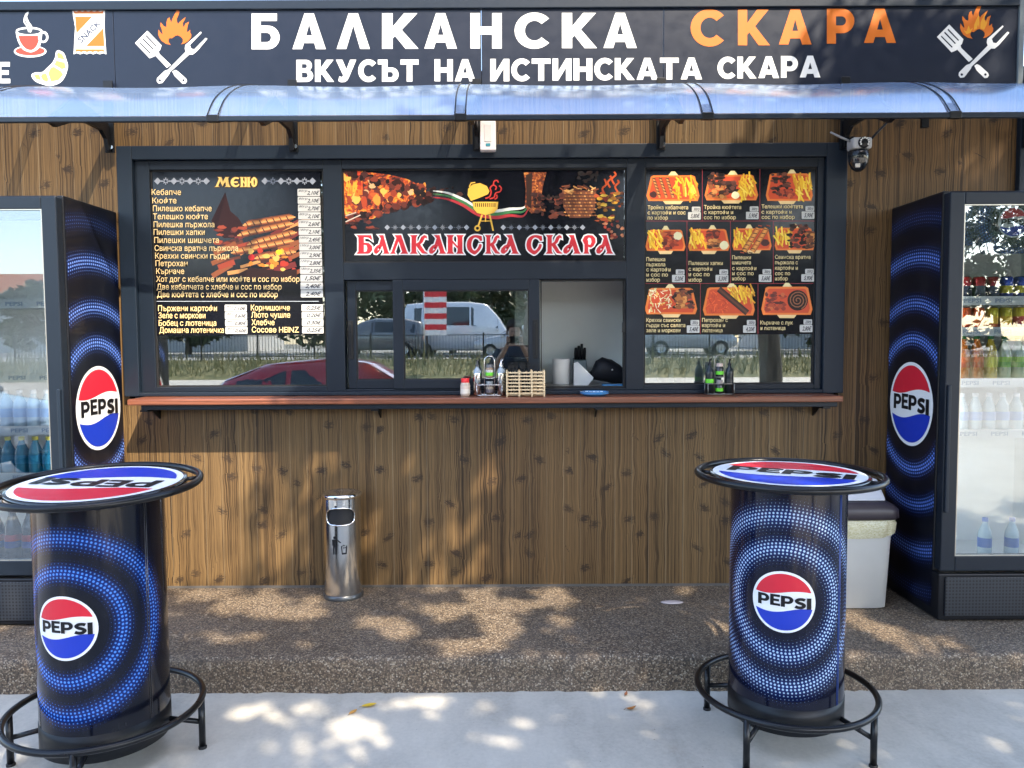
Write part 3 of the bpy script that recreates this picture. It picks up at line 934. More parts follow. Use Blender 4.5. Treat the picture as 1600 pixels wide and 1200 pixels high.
def label_tag(t, x0, y0, x1, y1, st, small=None, frac=.62):
    A = Art(BY - .0065)
    A.rrect(x0, y0, x1, y1, 1.3, PAPER)
    h = y1 - y0
    if small:
        A.text(small, x0 + 1.2, y0 + h * .42, x0 + (x1 - x0) * .42, h * .30, INKY, .01, .2)
        A.text(st, x0 + (x1 - x0) * .42, y1 - h * .2, x1 - (x1 - x0) * .08, h * .5, INKY, .03, .25)
    else:
        A.text(st, x0 + (x1 - x0) * .2, y1 - h * .22, x1 - (x1 - x0) * .14, h * .55, INKY, .03, .25)
    A.build('price_label', t)

# --- the price list on the left
mb_ = board('menu_board', 'black menu price list headed with gold capitals in the left window', (230, 267, 505, 523))
A = Art(BY)
rg = random.Random(5)
# printed grill photograph in the middle of the sheet
A.poly([(330, 345), (352, 300), (360, 330), (372, 340), (380, 352), (372, 372), (350, 372), (336, 360)], '2c0f0c')
for k in range(46):
    x, y = rg.uniform(340, 462), rg.uniform(338, 430)
    if y < 345 + (460 - x) * .32 - 6: continue
    A.poly(stick(x, y, rg.uniform(-32, -8), rg.uniform(22, 50), rg.uniform(4, 9)), rg.choice(['3d1a0e', '5c2a15', '8a4a24', 'b8713a', '6d2018', '9a3a1e', 'c98a4c', '2a120c']))
for (x, y, l, a) in ((420, 345, 84, -9), (415, 358, 90, -12), (425, 372, 80, -14), (410, 385, 100, -11), (430, 398, 66, -9)):
    for d in range(6):
        A.poly(stick(x, y + d * 1.9 - 5, a, l - abs(d - 3) * 6, 2.0), ['6b3216', 'a3602c', 'c88242', 'd99a58', '9a5426', '5a2812'][d])
    for k in range(7):
        A.poly(stick(x - l / 2 + 8 + k * l / 8, y - (k - 3.5) * math.tan(R(-a)) * l / 8, 60, 8, 1.6), '34160b')
for k in range(22):
    A.poly(soft_blob(rg, rg.uniform(388, 462), rg.uniform(388, 424), rg.uniform(3, 7), rg.uniform(2, 5)), rg.choice(['c9781f', 'e09c32', 'b03018', 'd8ac52', 'a84a18']))
A.poly(soft_blob(rg, 436, 394, 5, 4, 10, .1), 'e8c11a')
A.disc(393, 402, 5, 'b31c14')
A.poly([(372, 428), (392, 418), (440, 424), (464, 420), (464, 434), (372, 436)], '2b1510')
for k in range(14):
    x = rg.uniform(340, 380)
    A.poly(soft_blob(rg, x, rg.uniform(352, 388), rg.uniform(4, 10), rg.uniform(2, 4)), rg.choice(['4d1c12', '7a2e16', '2e120e', '993c1c']))
A.build('food_print', mb_)
A = Art(BY - .004)
ornaments(A, [246.3, 259, 271.7, 284.4, 297, 309.8, 322.4], 283)
ornaments(A, [414, 426.5, 439, 451.3, 464, 476, 488.3], 283)
for g, a, b in (('сМ', 336, 360), ('сЕ', 360.5, 374), ('сН', 375.5, 386.5), ('сЮ', 386, 402)):
    A.glyphs([(g, a, 277, b, 292)], '6b4a14', .9)
    A.glyphs([(g, a, 277, b, 292)], 'e8bf6a', .1)
A.rect(245, 470.4, 498, 471.2, 'aab0b8')
rows = [('Кебапче', 237, 283, 304.5), ('Кюфте', 238, 276, 317.7), ('Пилешко кебапче', 239, 331, 330), ('Телешко кюфте', 239, 325, 342.5), ('Пилешка пържола', 240, 335, 355), ('Пилешки хапки', 240, 320, 367),
        ('Пилешки шишчета', 241, 342, 379.5), ('Свинска вратна пържола', 241.5, 372, 392), ('Крехки свински гърди', 242.5, 358, 404), ('Петрохан', 243, 293, 415.8), ('Кърначе', 244, 288, 428),
        ('Хот дог с кебапче или кюфте и сос по избор', 244, 468, 440.3), ('Две кебапчета с хлебче и сос по избор', 245, 440, 452.4), ('Две кюфтета с хлебче и сос по избор', 245.5, 434, 464.3),
        ('Пържени картофи', 247, 339, 486), ('Зеле с моркови', 247.7, 321, 497.2), ('Бобец с лютеница', 248, 338, 509), ('Домашна лютеничка', 249, 350, 520),
        ('Корнишонче', 392, 453, 485), ('Люто чушле', 392.5, 453.5, 496.3), ('Хлебче', 393, 429, 508), ('Сосове HEINZ', 393.5, 467, 519.4)]
for st, x0, x1, yb in rows:
    A.text(st, x0, yb, x1, 8.7, GOLD, .008)
A.build('lettering', mb_)
pr_ = ['2,10€', '2,10€', '2,70€', '2,10€', '2,60€', '2,10€', '2,45€', '3,00€', '2,90€', '2,80€', '2,35€', '1,50€', '2,40€', '2,40€']
gr_ = ['80гр', '80гр', '80гр', '80гр', '180гр', '180гр', '160гр', '150гр', '180гр', '120гр', '180гр', None, None, None]
for i in range(14):
    t = i / 13
    x0, x1 = 464.8 + 5.2 * t, 500 + 4.8 * t
    yc = 300.7 + (459 - 300.7) * t
    label_tag(mb_, x0, yc - 5.6, x1, yc + 5.6, pr_[i], gr_[i])
for i, (p1, p2) in enumerate((('1,10€', '0,25€'), ('0,60€', '0,20€'), ('0,80€', '0,30€'), ('0,60€', '0,25€'))):
    label_tag(mb_, 351 + .4 * i, 476 + 11.6 * i, 385.6 + .4 * i, 486.8 + 11.6 * i, p1, '180гр')
    label_tag(mb_, 471 + .4 * i, 475.6 + 11.6 * i, 505.4 + .3 * i - .6, 486.2 + 11.6 * i, p2)

# --- the name board in the middle
nb = board('name_board', 'wide black name board with red folk lettering and a golden barbecue above the hatch', (537, 267, 975, 410))
nb['category'] = 'sign'
Z4 = lambda x, y: (520 + x / 3, 230 + y / 3)
A = Art(BY, Z4)
rg = random.Random(11)
A.poly([(50, 118), (120, 112), (260, 128), (350, 150), (420, 185), (440, 230), (380, 262), (280, 285), (190, 335), (90, 345), (56, 330)], EMB[0])
for k in range(95):                                     # skewered meat and flames
    t = rg.random()
    x = 60 + 370 * t
    y = 200 + 60 * (1 - t) * rg.uniform(-1.2, 1.7) + rg.uniform(-25, 25) * t
    A.poly(soft_blob(rg, x, y, rg.uniform(9, 22) * (1.25 - .6 * t), rg.uniform(10, 26) * (1.2 - .6 * t)), rg.choice(['5a1a0a', '8d2f10', 'b9521a', 'd9862c', '3a0e06', '6f1c10', 'c9a070', 'a83a12', 'e8a848']))
for k in range(20):
    x, y = rg.uniform(55, 130), rg.uniform(125, 230)
    A.poly([(x, y), (x + 8, y - 30), (x + 14, y - 12), (x + 20, y - 42), (x + 22, y + 4)], rg.choice(['c8380e', 'e86a14', 'f29a28', '9a1e08']))
for k in range(120):
    t = rg.random()
    x = 55 + 400 * t
    e = (150 + 60 * t) if rg.random() < .5 else (345 - 110 * t)
    A.poly(soft_blob(rg, x, e + rg.uniform(-16, 16) - (30 if e < 200 else 0) * (1 - t), rg.uniform(8, 22), rg.uniform(7, 18)), rg.choice(['2a0c06', '1a0705', '3d1208', '5a1c0a', '120505', '7a2c10']))
for k in range(26):
    a = rg.uniform(400, 600)
    A.poly(soft_blob(rg, a, 215 + rg.uniform(-25, 25), rg.uniform(6, 18), rg.uniform(4, 10)), rg.choice(['160806', '2a0e08', '3a1509']))
A.line([(60, 350), (130, 318)], 5, 'c8b8a8'); A.line([(60, 322), (110, 306)], 5, 'b8a898')
for k in range(14):
    A.poly(soft_blob(rg, rg.uniform(60, 200), rg.uniform(335, 385), rg.uniform(10, 24), rg.uniform(4, 9)), rg.choice(['3a1008', '5a1c0e', '7a2c14', '260a06']))
for dy, c in ((0, 'cfcfc8'), (14, '2f6a3a'), (30, 'a3202a')):          # flag ribbon behind the barbecue
    P = smooth([(470, 205 + dy), (540, 215 + dy), (610, 245 + dy * .9), (680, 285 + dy), (760, 300 + dy), (830, 290 + dy), (890, 285 + dy * 1.3), (915, 262 + dy)], 5)
    A.line(P, [4 + 12 * math.sin(PI * i / (len(P) - 1)) for i in range(len(P))], c)
A.poly([(895, 118), (1002, 118), (985, 180), (975, 250), (1000, 300), (930, 310), (900, 280), (905, 200)], EMB_M)
A.poly([(905, 130), (935, 120), (930, 290), (908, 270)], '2a120a')
A.poly([(1075, 200), (1235, 205), (1228, 290), (1205, 330), (1110, 332), (1080, 280)], '5a2a12')
for r_ in range(8):
    for c_ in range(12):
        A.poly(stick(1088 + c_ * 12.5 + (r_ % 2) * 6, 215 + r_ * 15, 8, 10, 6), ['a8622c', '7a421c', 'c8884a', '8d5226'][(r_ * 5 + c_ * 3) % 4])
for k in range(26):
    A.poly(stick(rg.uniform(1075, 1240), rg.uniform(180, 212), rg.uniform(-35, 35), rg.uniform(20, 50), rg.uniform(4, 9)), rg.choice(['a85a24', '6d3214', 'c88a48', '4a1e0c', 'd8a868']))
for k in range(46):
    x, y = rg.uniform(945, 1080), rg.uniform(215, 330)
    A.poly(soft_blob(rg, x, y, rg.uniform(6, 18), rg.uniform(4, 12)), rg.choice(['2a0e08', '4d1c0e', '1a0806', '6b2a12', '381208']))
for k in range(46):
    x, y = rg.uniform(1235, 1358), rg.uniform(210, 345)
    A.poly(soft_blob(rg, x, y, rg.uniform(6, 18), rg.uniform(4, 10)), rg.choice(['8d5a14', 'c8901e', 'b0481a', '5a2a0e', 'd8b040', '6d1c10']))
for x, y in ((1275, 220), (1300, 190), (1320, 175), (1335, 210)):
    A.line(smooth([(x, y), (x - 12, y - 25), (x + 6, y - 45), (x - 2, y - 75 + (x % 7) * 4)], 4), 9, 'b8440e')
for k in range(22):
    A.poly(soft_blob(rg, rg.uniform(1150, 1240), rg.uniform(115, 165), rg.uniform(5, 16), rg.uniform(4, 10)), rg.choice(['1c1616', '241a18', '2d1c18']))
for k in range(20):
    A.poly(soft_blob(rg, rg.uniform(1250, 1362), rg.uniform(345, 425), rg.uniform(6, 14), rg.uniform(5, 10)), rg.choice(['3a1008', '6d1a10', '8d2a12', '240a06', 'a86a4a']))
A.build('food_print', nb)
A = Art(BY - .004, Z4)
ornaments(A, [255, 292, 330, 366, 403, 441, 478, 515, 552, 590, 627], 376, '8d929c', 13)
ornaments(A, [799, 836, 874, 911, 948, 985, 1022, 1060, 1097, 1133, 1171], 376, '8d929c', 13)
A.k += 2
GC = 'd9a93c'
lid = [(648, 252), (632, 225), (634, 195), (655, 175), (690, 168), (722, 182), (734, 206), (728, 220), (690, 236)]
A.poly(lid, GC)
A.line([(640, 186), (648, 168), (668, 165)], 6, GC)
A.poly([(655, 256), (776, 256), (772, 290), (755, 308), (716, 318), (676, 308), (660, 288)], GC)
for k in range(11):
    A.poly([(668 + k * 9, 262), (672 + k * 9, 262), (672 + k * 9, 280), (668 + k * 9, 280)], BOARD)
A.line([(700, 316), (676, 386)], 8, GC); A.line([(735, 316), (752, 392)], 8, GC); A.line([(716, 318), (716, 350)], 5, GC); A.line([(690, 346), (742, 346)], 4, GC)
A.disc(678, 380, 15, GC); A.disc(678, 380, 7, BOARD)
for P in ([(715, 240), (735, 232), (742, 210), (738, 190), (752, 178), (766, 186), (762, 200)], [(735, 242), (756, 235), (764, 215), (784, 208), (790, 192), (780, 180)], [(752, 180), (756, 160), (770, 156), (776, 166)], [(758, 244), (770, 236), (768, 222)]):
    A.line(smooth(P, 4), 6.5, 'b3221a')
A.build('emblem', nb)
A = Art(BY - .006)
Zc = lambda x: 530 + x / 3.556
sl_ = [('сБ', 92, 188), ('сА', 188, 284), ('сЛ', 276, 388), ('сК', 388, 498), ('сА', 494, 598), ('сН', 592, 696), ('сС', 706, 798), ('сК', 806, 900), ('сА', 893, 1002),
       ('сС', 1037, 1132), ('сК', 1144, 1246), ('сА', 1240, 1346), ('сР', 1348, 1428), ('сА', 1424, 1526)]
its = [(g, Zc(a) + .8, 367.2 - .2 * i / 13, Zc(b) - .8, 396.8 - .2 * i / 13) for i, (g, a, b) in enumerate(sl_)]
A.glyphs(its, 'e8e4e2', 1.9)
A.glyphs(its, 'c9202c', -.1)
A.build('lettering', nb)

# --- the picture menu on the right
pm = board('picture_menu', 'black picture menu with orange trays of grilled meat and fries in the right window', (1008, 262, 1273, 522))
A = Art(BY)
LN = '9a2430'
for x0, y0, x1, y1 in ((1097, 263, 1097.7, 345), (1187, 263, 1187.7, 345), (1073, 345, 1073.7, 443), (1141, 345, 1141.7, 443), (1208, 345, 1208.7, 443), (1094, 443, 1094.7, 522), (1184, 443, 1184.7, 522), (1008, 345, 1273, 345.7), (1008, 442.6, 1273, 443.3)):
    A.rect(x0, y0, x1, y1, LN)
rg = random.Random(21)
def tray(x0, y0, x1, y1, items, tag_top=.5, tag_bot=.5):
    wd, h = x1 - x0, y1 - y0
    xt, xb = x0 + wd * tag_top, x0 + wd * tag_bot
    A.poly([(xt - wd * .12, y0 + 3), (xt - wd * .03, y0 - 6), (xt + wd * .04, y0 - 6), (xt + wd * .13, y0 + 3)], 'e6d39a')
    A.poly([(xb - wd * .22, y1 - 3), (xb + wd * .22, y1 - 3), (xb + wd * .14, y1 + 5), (xb - wd * .14, y1 + 5)], 'e8c48a')
    ins = wd * .06
    P = [(x0 + ins * 1.4, y0 + 2), (x0 + ins * 2.2, y0), (x1 - ins * 2.2, y0), (x1 - ins * 1.4, y0 + 2), (x1, y1 - h * .2), (x1 - ins * .6, y1), (x0 + ins * .6, y1), (x0, y1 - h * .2)]
    A.poly(P, 'e0742a')
    c = ((x0 + x1) / 2, (y0 + y1) / 2)
    A.poly([(c[0] + (p[0] - c[0]) * .9, c[1] + (p[1] - c[1]) * .86) for p in P], 'c8431a')
    for kind, a, b, t_, u_ in items:
        X0, X1, Y0, Y1 = x0 + wd * a, x0 + wd * b, y0 + h * t_, y0 + h * u_
        if kind == 'fries':
            for k in range(34):
                A.poly(stick(rg.uniform(X0, X1), rg.uniform(Y0 + 2, Y1 - 3), rg.gauss(75, 18), h * rg.uniform(.28, .48), 2.4), rg.choice(['e8b01e', 'f0c42e', 'd89a16', 'f5d450', 'c98a12']))
        elif kind in ('dark', 'red', 'pale', 'brown', 'slaw', 'carrot'):
            pal = {'dark': ['2a120c', '3d1a10', '55261a', '1a0a08', '6b3420'], 'red': ['8a2a14', 'a83c1c', '6d1e10', 'c05a30', '501408'],
                   'brown': ['8a4a1e', 'b0662c', '6a3214', 'cc8844', '3a1a0c'], 'slaw': ['e8dfb0', 'f2ecc8', 'd8cf90', 'c8b870', 'f0a848'],
                   'carrot': ['d84a1c', 'c03a14', 'e8602a', 'b03010', 'd0501e'], 'pale': ['e6ddb8', 'f0e8cc']}[kind]
            thin = kind in ('slaw', 'carrot')
            for k in range(60 if thin else 40):
                x, y = rg.uniform(X0, X1), rg.uniform(Y0, Y1)
                if thin: A.poly(stick(x, y, rg.uniform(0, 180), rg.uniform(4, 9), 1.3), rg.choice(pal))
                else: A.poly(soft_blob(rg, x, y, rg.uniform(2, 5.5), rg.uniform(1.5, 3.6)), rg.choice(pal))
        elif kind == 'links':
            for k in range(3):
                x = X0 + (X1 - X0) * (k + .4) / 3
                for q, c_ in ((5.6, '7a3c18'), (4.2, 'b0662e'), (2.0, 'd08c4c')):
                    A.poly(stick(x, (Y0 + Y1) / 2, 72, h * .82, q * wd / 84), c_)
                for k2 in range(6):
                    A.poly(stick(x - 4 + k2 * 1.6, Y0 + 3 + k2 * (Y1 - Y0 - 5) / 6, 20, 5, 1.5), '3a180a')
        elif kind == 'sauce':
            A.poly(soft_blob(rg, (X0 + X1) / 2, (Y0 + Y1) / 2, (X1 - X0) / 2, (Y1 - Y0) / 2, 14, .08), 'e6dcae')
        elif kind == 'dip':
            A.poly(soft_blob(rg, (X0 + X1) / 2, (Y0 + Y1) / 2, (X1 - X0) / 2, (Y1 - Y0) / 2, 12, .1), '3a1010')
        elif kind == 'skewer':
            for k in range(2):
                x = (X0 + X1) / 2 + (k - .5) * 13
                for q, c_ in ((9, '8a4218'), (6.5, 'c87830'), (3, 'e09a48')):
                    A.poly(stick(x, (Y0 + Y1) / 2, -58, h * 1.25, q), c_)
                for k2 in range(8):
                    A.poly(stick(x - 14 + k2 * 4, (Y0 + Y1) / 2 + 20 - k2 * 6, 10, 6, 1.5), rg.choice(['5a2010', 'a8401a', '401408']))
        elif kind == 'roll':
            for q, c_ in ((9.5, '1c0c08'), (7, '36180e'), (3, '5c2c18')):
                A.poly(stick((X0 + X1) / 2, (Y0 + Y1) / 2, 40, wd * .72, q), c_)
        elif kind == 'coil':
            A.disc((X0 + X1) / 2, (Y0 + Y1) / 2, (X1 - X0) / 2, '1e0c08', (Y1 - Y0) / 2)
            sp = [((X0 + X1) / 2 + (X1 - X0) / 2 * .92 * t / 40 * math.cos(t * .5), (Y0 + Y1) / 2 + (Y1 - Y0) / 2 * .92 * t / 40 * math.sin(t * .5)) for t in range(4, 41)]
            A.line(sp, 1.7, '8a5230')
F_ = 'fries'
tray(1010, 274, 1093, 314, [('dip', .06, .2, .62, .88), ('links', .14, .52, .05, .92), (F_, .55, .92, .12, .95)])
tray(1101, 273, 1184.5, 313, [('dark', .08, .34, -.05, .45), ('brown', .06, .42, .45, .9), ('dark', .36, .6, .3, .72), (F_, .66, .93, .05, .95), ('sauce', .5, .65, .66, .94)], .52)
tray(1196.5, 271, 1270, 314, [('dark', .14, .5, .02, .8), ('red', .3, .56, .6, .86), (F_, .58, .95, .1, .92)], .55, .45)
tray(1008.5, 359, 1071, 392, [(F_, .06, .42, .05, .9), ('red', .46, .8, .08, .9), ('sauce', .7, .92, .1, .48)])
tray(1075, 358, 1140, 392, [(F_, .06, .42, .05, .9), ('red', .46, .72, .1, .6), ('brown', .5, .75, .5, .85), ('sauce', .76, .97, .55, .95)], .58)
tray(1144, 357, 1205.5, 391, [(F_, .05, .5, .1, .85), ('dip', .72, .94, .5, .82), ('skewer', .45, .72, .1, .95)], .42, .55)
tray(1210, 356, 1272.5, 391, [(F_, .04, .38, .05, .9), ('dark', .36, .86, -.1, .9), ('brown', .8, .96, .2, .9)])
tray(1007.5, 450, 1089, 491, [('slaw', .06, .5, .05, .9), ('dark', .54, .94, .05, .8), ('brown', .6, .8, .1, .75)], .48)
tray(1098, 449, 1179, 493, [('carrot', .08, .5, .15, .88), (F_, .52, .96, .02, .5), ('roll', .26, .9, .05, .92)], .55)
tray(1189, 448, 1269, 492, [('red', .1, .45, .15, .82), ('coil', .51, .91, .12, .85)])
A.build('food_print', pm)
A = Art(BY - .006)
def lines(x, ys, sts, cw, h=5.8):
    for y, st in zip(ys, sts):
        A.text(st, x, y, x + len(st) * cw, h, 'e0c890', .01)
lines(1012, (327, 335, 343), ('Тройка кебапчета', 'с картофи и сос', 'по избор'), 3.95)
lines(1100, (326.5, 334.5, 342.5), ('Тройка кюфтета', 'с картофи и', 'сос по избор'), 4.15)
lines(1190, (325.5, 334, 342), ('Телешки кюфтета', 'с картофи и', 'сос по избор'), 4.3)
lines(1010, (408, 416, 424, 432, 440), ('Пилешка', 'пържола', 'с картофи', 'и сос по', 'избор'), 4.2)
lines(1076, (414, 423, 431.5, 440), ('Пилешки хапки', 'с картофи', 'и сос по', 'избор'), 4.1)
lines(1144, (405, 413, 422, 430, 438), ('Пилешки', 'шишчета', 'с картофи', 'и сос по', 'избор'), 4.2)
lines(1211, (404.5, 413, 421.5, 430, 438), ('Свинска вратна', 'пържола с', 'картофи и', 'сос по', 'избор'), 3.95)
lines(1010, (503, 511, 519), ('Крехки свински', 'гърди със салата', 'зеле и моркови'), 3.8)
lines(1097, (503, 511, 519), ('Петрохан с', 'картофи и', 'лютеница'), 4.0)
lines(1188, (507, 515.5), ('Кърначе с лук', 'и лютеница'), 3.9)
A.build('lettering', pm)
for x1, yb, g, p in ((1095, 343, '300гр', '5,80€'), (1185.5, 342.5, '300гр', '5,90€'), (1272.5, 342, '300гр', '5,90€'), (1070, 441, '350гр', '5,20€'), (1138, 441, '350гр', '5,30€'), (1205.5, 440.5, '300гр', '5,60€'), (1272, 440, '350гр', '5,90€'),
                   (1093, 520, '350гр', '5,40€'), (1181, 520, '350гр', '4,20€'), (1269.5, 519, '220гр', '2,80€')):
    label_tag(pm, x1 - 14, yb - 20, x1 - .5, yb - 12.2, g)
    label_tag(pm, x1 - 20, yb - 11.6, x1, yb, p)

# a sheet of paper taped inside the right window
pn = thing('paper_notice', 'white paper notice taped inside the right window under the picture menu', 'notice', (px(1044), BY, pz(575)))
A = Art(YW + .03)
A.rrect(1016, 533, 1072, 575, 1, (.7, .7, .68))
for k in range(5):
    A.rect(1022, 541 + k * 6, 1022 + [44, 40, 42, 30, 24][k], 541.7 + k * 6, (.3, .3, .32))
A.build('sheet', pn)

# ------------------------------------------------------------------ round drinks emblem
LRED, LBLUE, LWH, LBK = (.62, .015, .035), (.008, .035, .42), (.80, .80, .80), (.006, .006, .008)
def emblem(name, parent, r, place, flip=False, sub=False):
    """disc of radius r drawn in local (a, b); place(a, b, depth) puts it on its surface"""
    A = Art(0, None, place, 4e-4)
    wt = lambda x: .30 * r + .07 * r * math.sin(x / r * PI * .95 + .2)
    wb = lambda x: -.27 * r + .085 * r * math.sin(x / r * PI * .95 - .35)
    def cap(q, top):
        f = wt if top else wb
        xs = [(-1 + 2 * i / 40) * q for i in range(41)]
        xs = [x for x in xs if x * x + f(x) ** 2 <= q * q]
        e0, e1 = math.degrees(math.atan2(f(xs[0]), xs[0])), math.degrees(math.atan2(f(xs[-1]), xs[-1]))
        if top:
            return [(x, f(x)) for x in xs] + arc(0, 0, q, e1, e0 if e0 > e1 else e0 + 360, 24)
        return [(x, f(x)) for x in xs] + arc(0, 0, q, e1, e0 if e0 < e1 else e0 - 360, 24)
    A.poly(arc(0, 0, r, 0, 360, 64)[:-1], LWH)
    A.poly(cap(r * .92, True), LRED)
    A.poly(cap(r * .92, False), LBLUE)
    A.k += 1
    k = r * .115
    x = -r * .80
    wds = {'Р': .40, 'Е': .33, 'S': .38, 'I': .15}
    for i, g in enumerate('РЕРSI'):
        w_ = wds[g] * r
        yb = -.165 * r + .03 * r * math.sin(i * 1.2)
        yt = .20 * r + .03 * r * math.sin(i * 1.2 + .2)
        for L in GLY[g]:
            f = lambda p: (x + p[0] / GW[g] * w_ * .93, yb + p[1] * (yt - yb))
            A.poly([f(p) for p in L[0]], LBK, [[f(p) for p in h] for h in L[1:]])
        x += w_
    me = A.mb
    o = me.build(name, parent, auto=False)
    # cut across so the print can follow a curved surface
    return o

def wrap_emblem(name, parent, r, cx, cy, rad, ang, z):
    """emblem bent round a barrel of radius rad"""
    global_place = lambda a, b, d: (a, -d, b)
    keep = []
    A_o = emblem(name, parent, r, global_place)
    me = A_o.data
    bm = bmesh.new()
    bm.from_mesh(me)
    o0 = ORIG[parent.name]
    for v in bm.verts: v.co += o0
    for i in range(1, 16):
        x = -r + 2 * r * i / 16
        bmesh.ops.bisect_plane(bm, geom=bm.verts[:] + bm.edges[:] + bm.faces[:], plane_co=(x, 0, 0), plane_no=(1, 0, 0))
    for v in bm.verts:
        a, d, b = v.co.x, -v.co.y, v.co.z
        t = ang + a / rad
        q = rad + .0006 + d
        v.co = Vector((cx + q * math.cos(t), cy + q * math.sin(t), z + b)) - o0
    bm.to_mesh(me)
    bm.free()
    return A_o

# ------------------------------------------------------------------ drinks fridges
M_FSIDE = rings_mat('ringed_side_print', [(.345, .034, 1), (.53, .036, .9), (.765, .042, .85), (.97, .04, .25)], .0195, (.20, .36, .92), (.004, .018, .13), (.003, .004, .009), .12, .35)
M_FHEAD = rings_mat('ringed_header_print', [(.15, .03, .8), (.245, .035, .7)], .014, (.05, .15, .5), (.006, .03, .16), (.004, .006, .012))
M_LINER = flat((.78, .80, .80), .4, name='white_liner')
M_FBLACK = flat((.006, .007, .010), .35, 0, .0, name='black_fridge_enamel')

def can_proto(label, cat_group, c1, c2, c3, h=.122, r=.031):
    t = thing('drink_can', label, 'can', (0, 0, 0), cat_group)
    body = MB().lathe(0, 0, [(r * .72, .0), (r, .010), (r, h * .32)], flat(c1, .3, .3), 18)
    body.lathe(0, 0, [(r, h * .32), (r, h * .62)], flat(c2, .3, .2), 18)
    body.lathe(0, 0, [(r, h * .62), (r, h - .012), (r * .82, h - .002)], flat(c3, .3, .3), 18)
    body.build('body', t)
    MB().lathe(0, 0, [(r * .82, h - .002), (r * .80, h), (r * .70, h - .004), (0, h - .004)], M_STEEL, 18).build('lid', t)
    return t
def bottle_proto(label, group, liquid, lab, cap, h=.24, r=.033, lab2=None):
    t = thing('drink_bottle', label, 'bottle', (0, 0, 0), group)
    MB().lathe(0, 0, [(0, .0), (r * .8, .002), (r, .012), (r, h * .30), (r * .95, h * .34), (r * .95, h * .52), (r, h * .58), (r * .9, h * .68), (r * .42, h * .86), (r * .38, h * .92)], flat(liquid, .12, 0, .5), 18).build('body', t)
    m = MB().lathe(0, 0, [(r * 1.01, h * .32), (r * 1.01, h * .43)], flat(lab, .35), 18)
    m.lathe(0, 0, [(r * 1.01, h * .43), (r * 1.01, h * .54)], flat(lab2 or lab, .35), 18)
    m.build('label', t)
    MB().lathe(0, 0, [(r * .44, h * .91), (r * .44, h), (0, h)], flat(cap, .4), 14).build('cap', t)
    return t

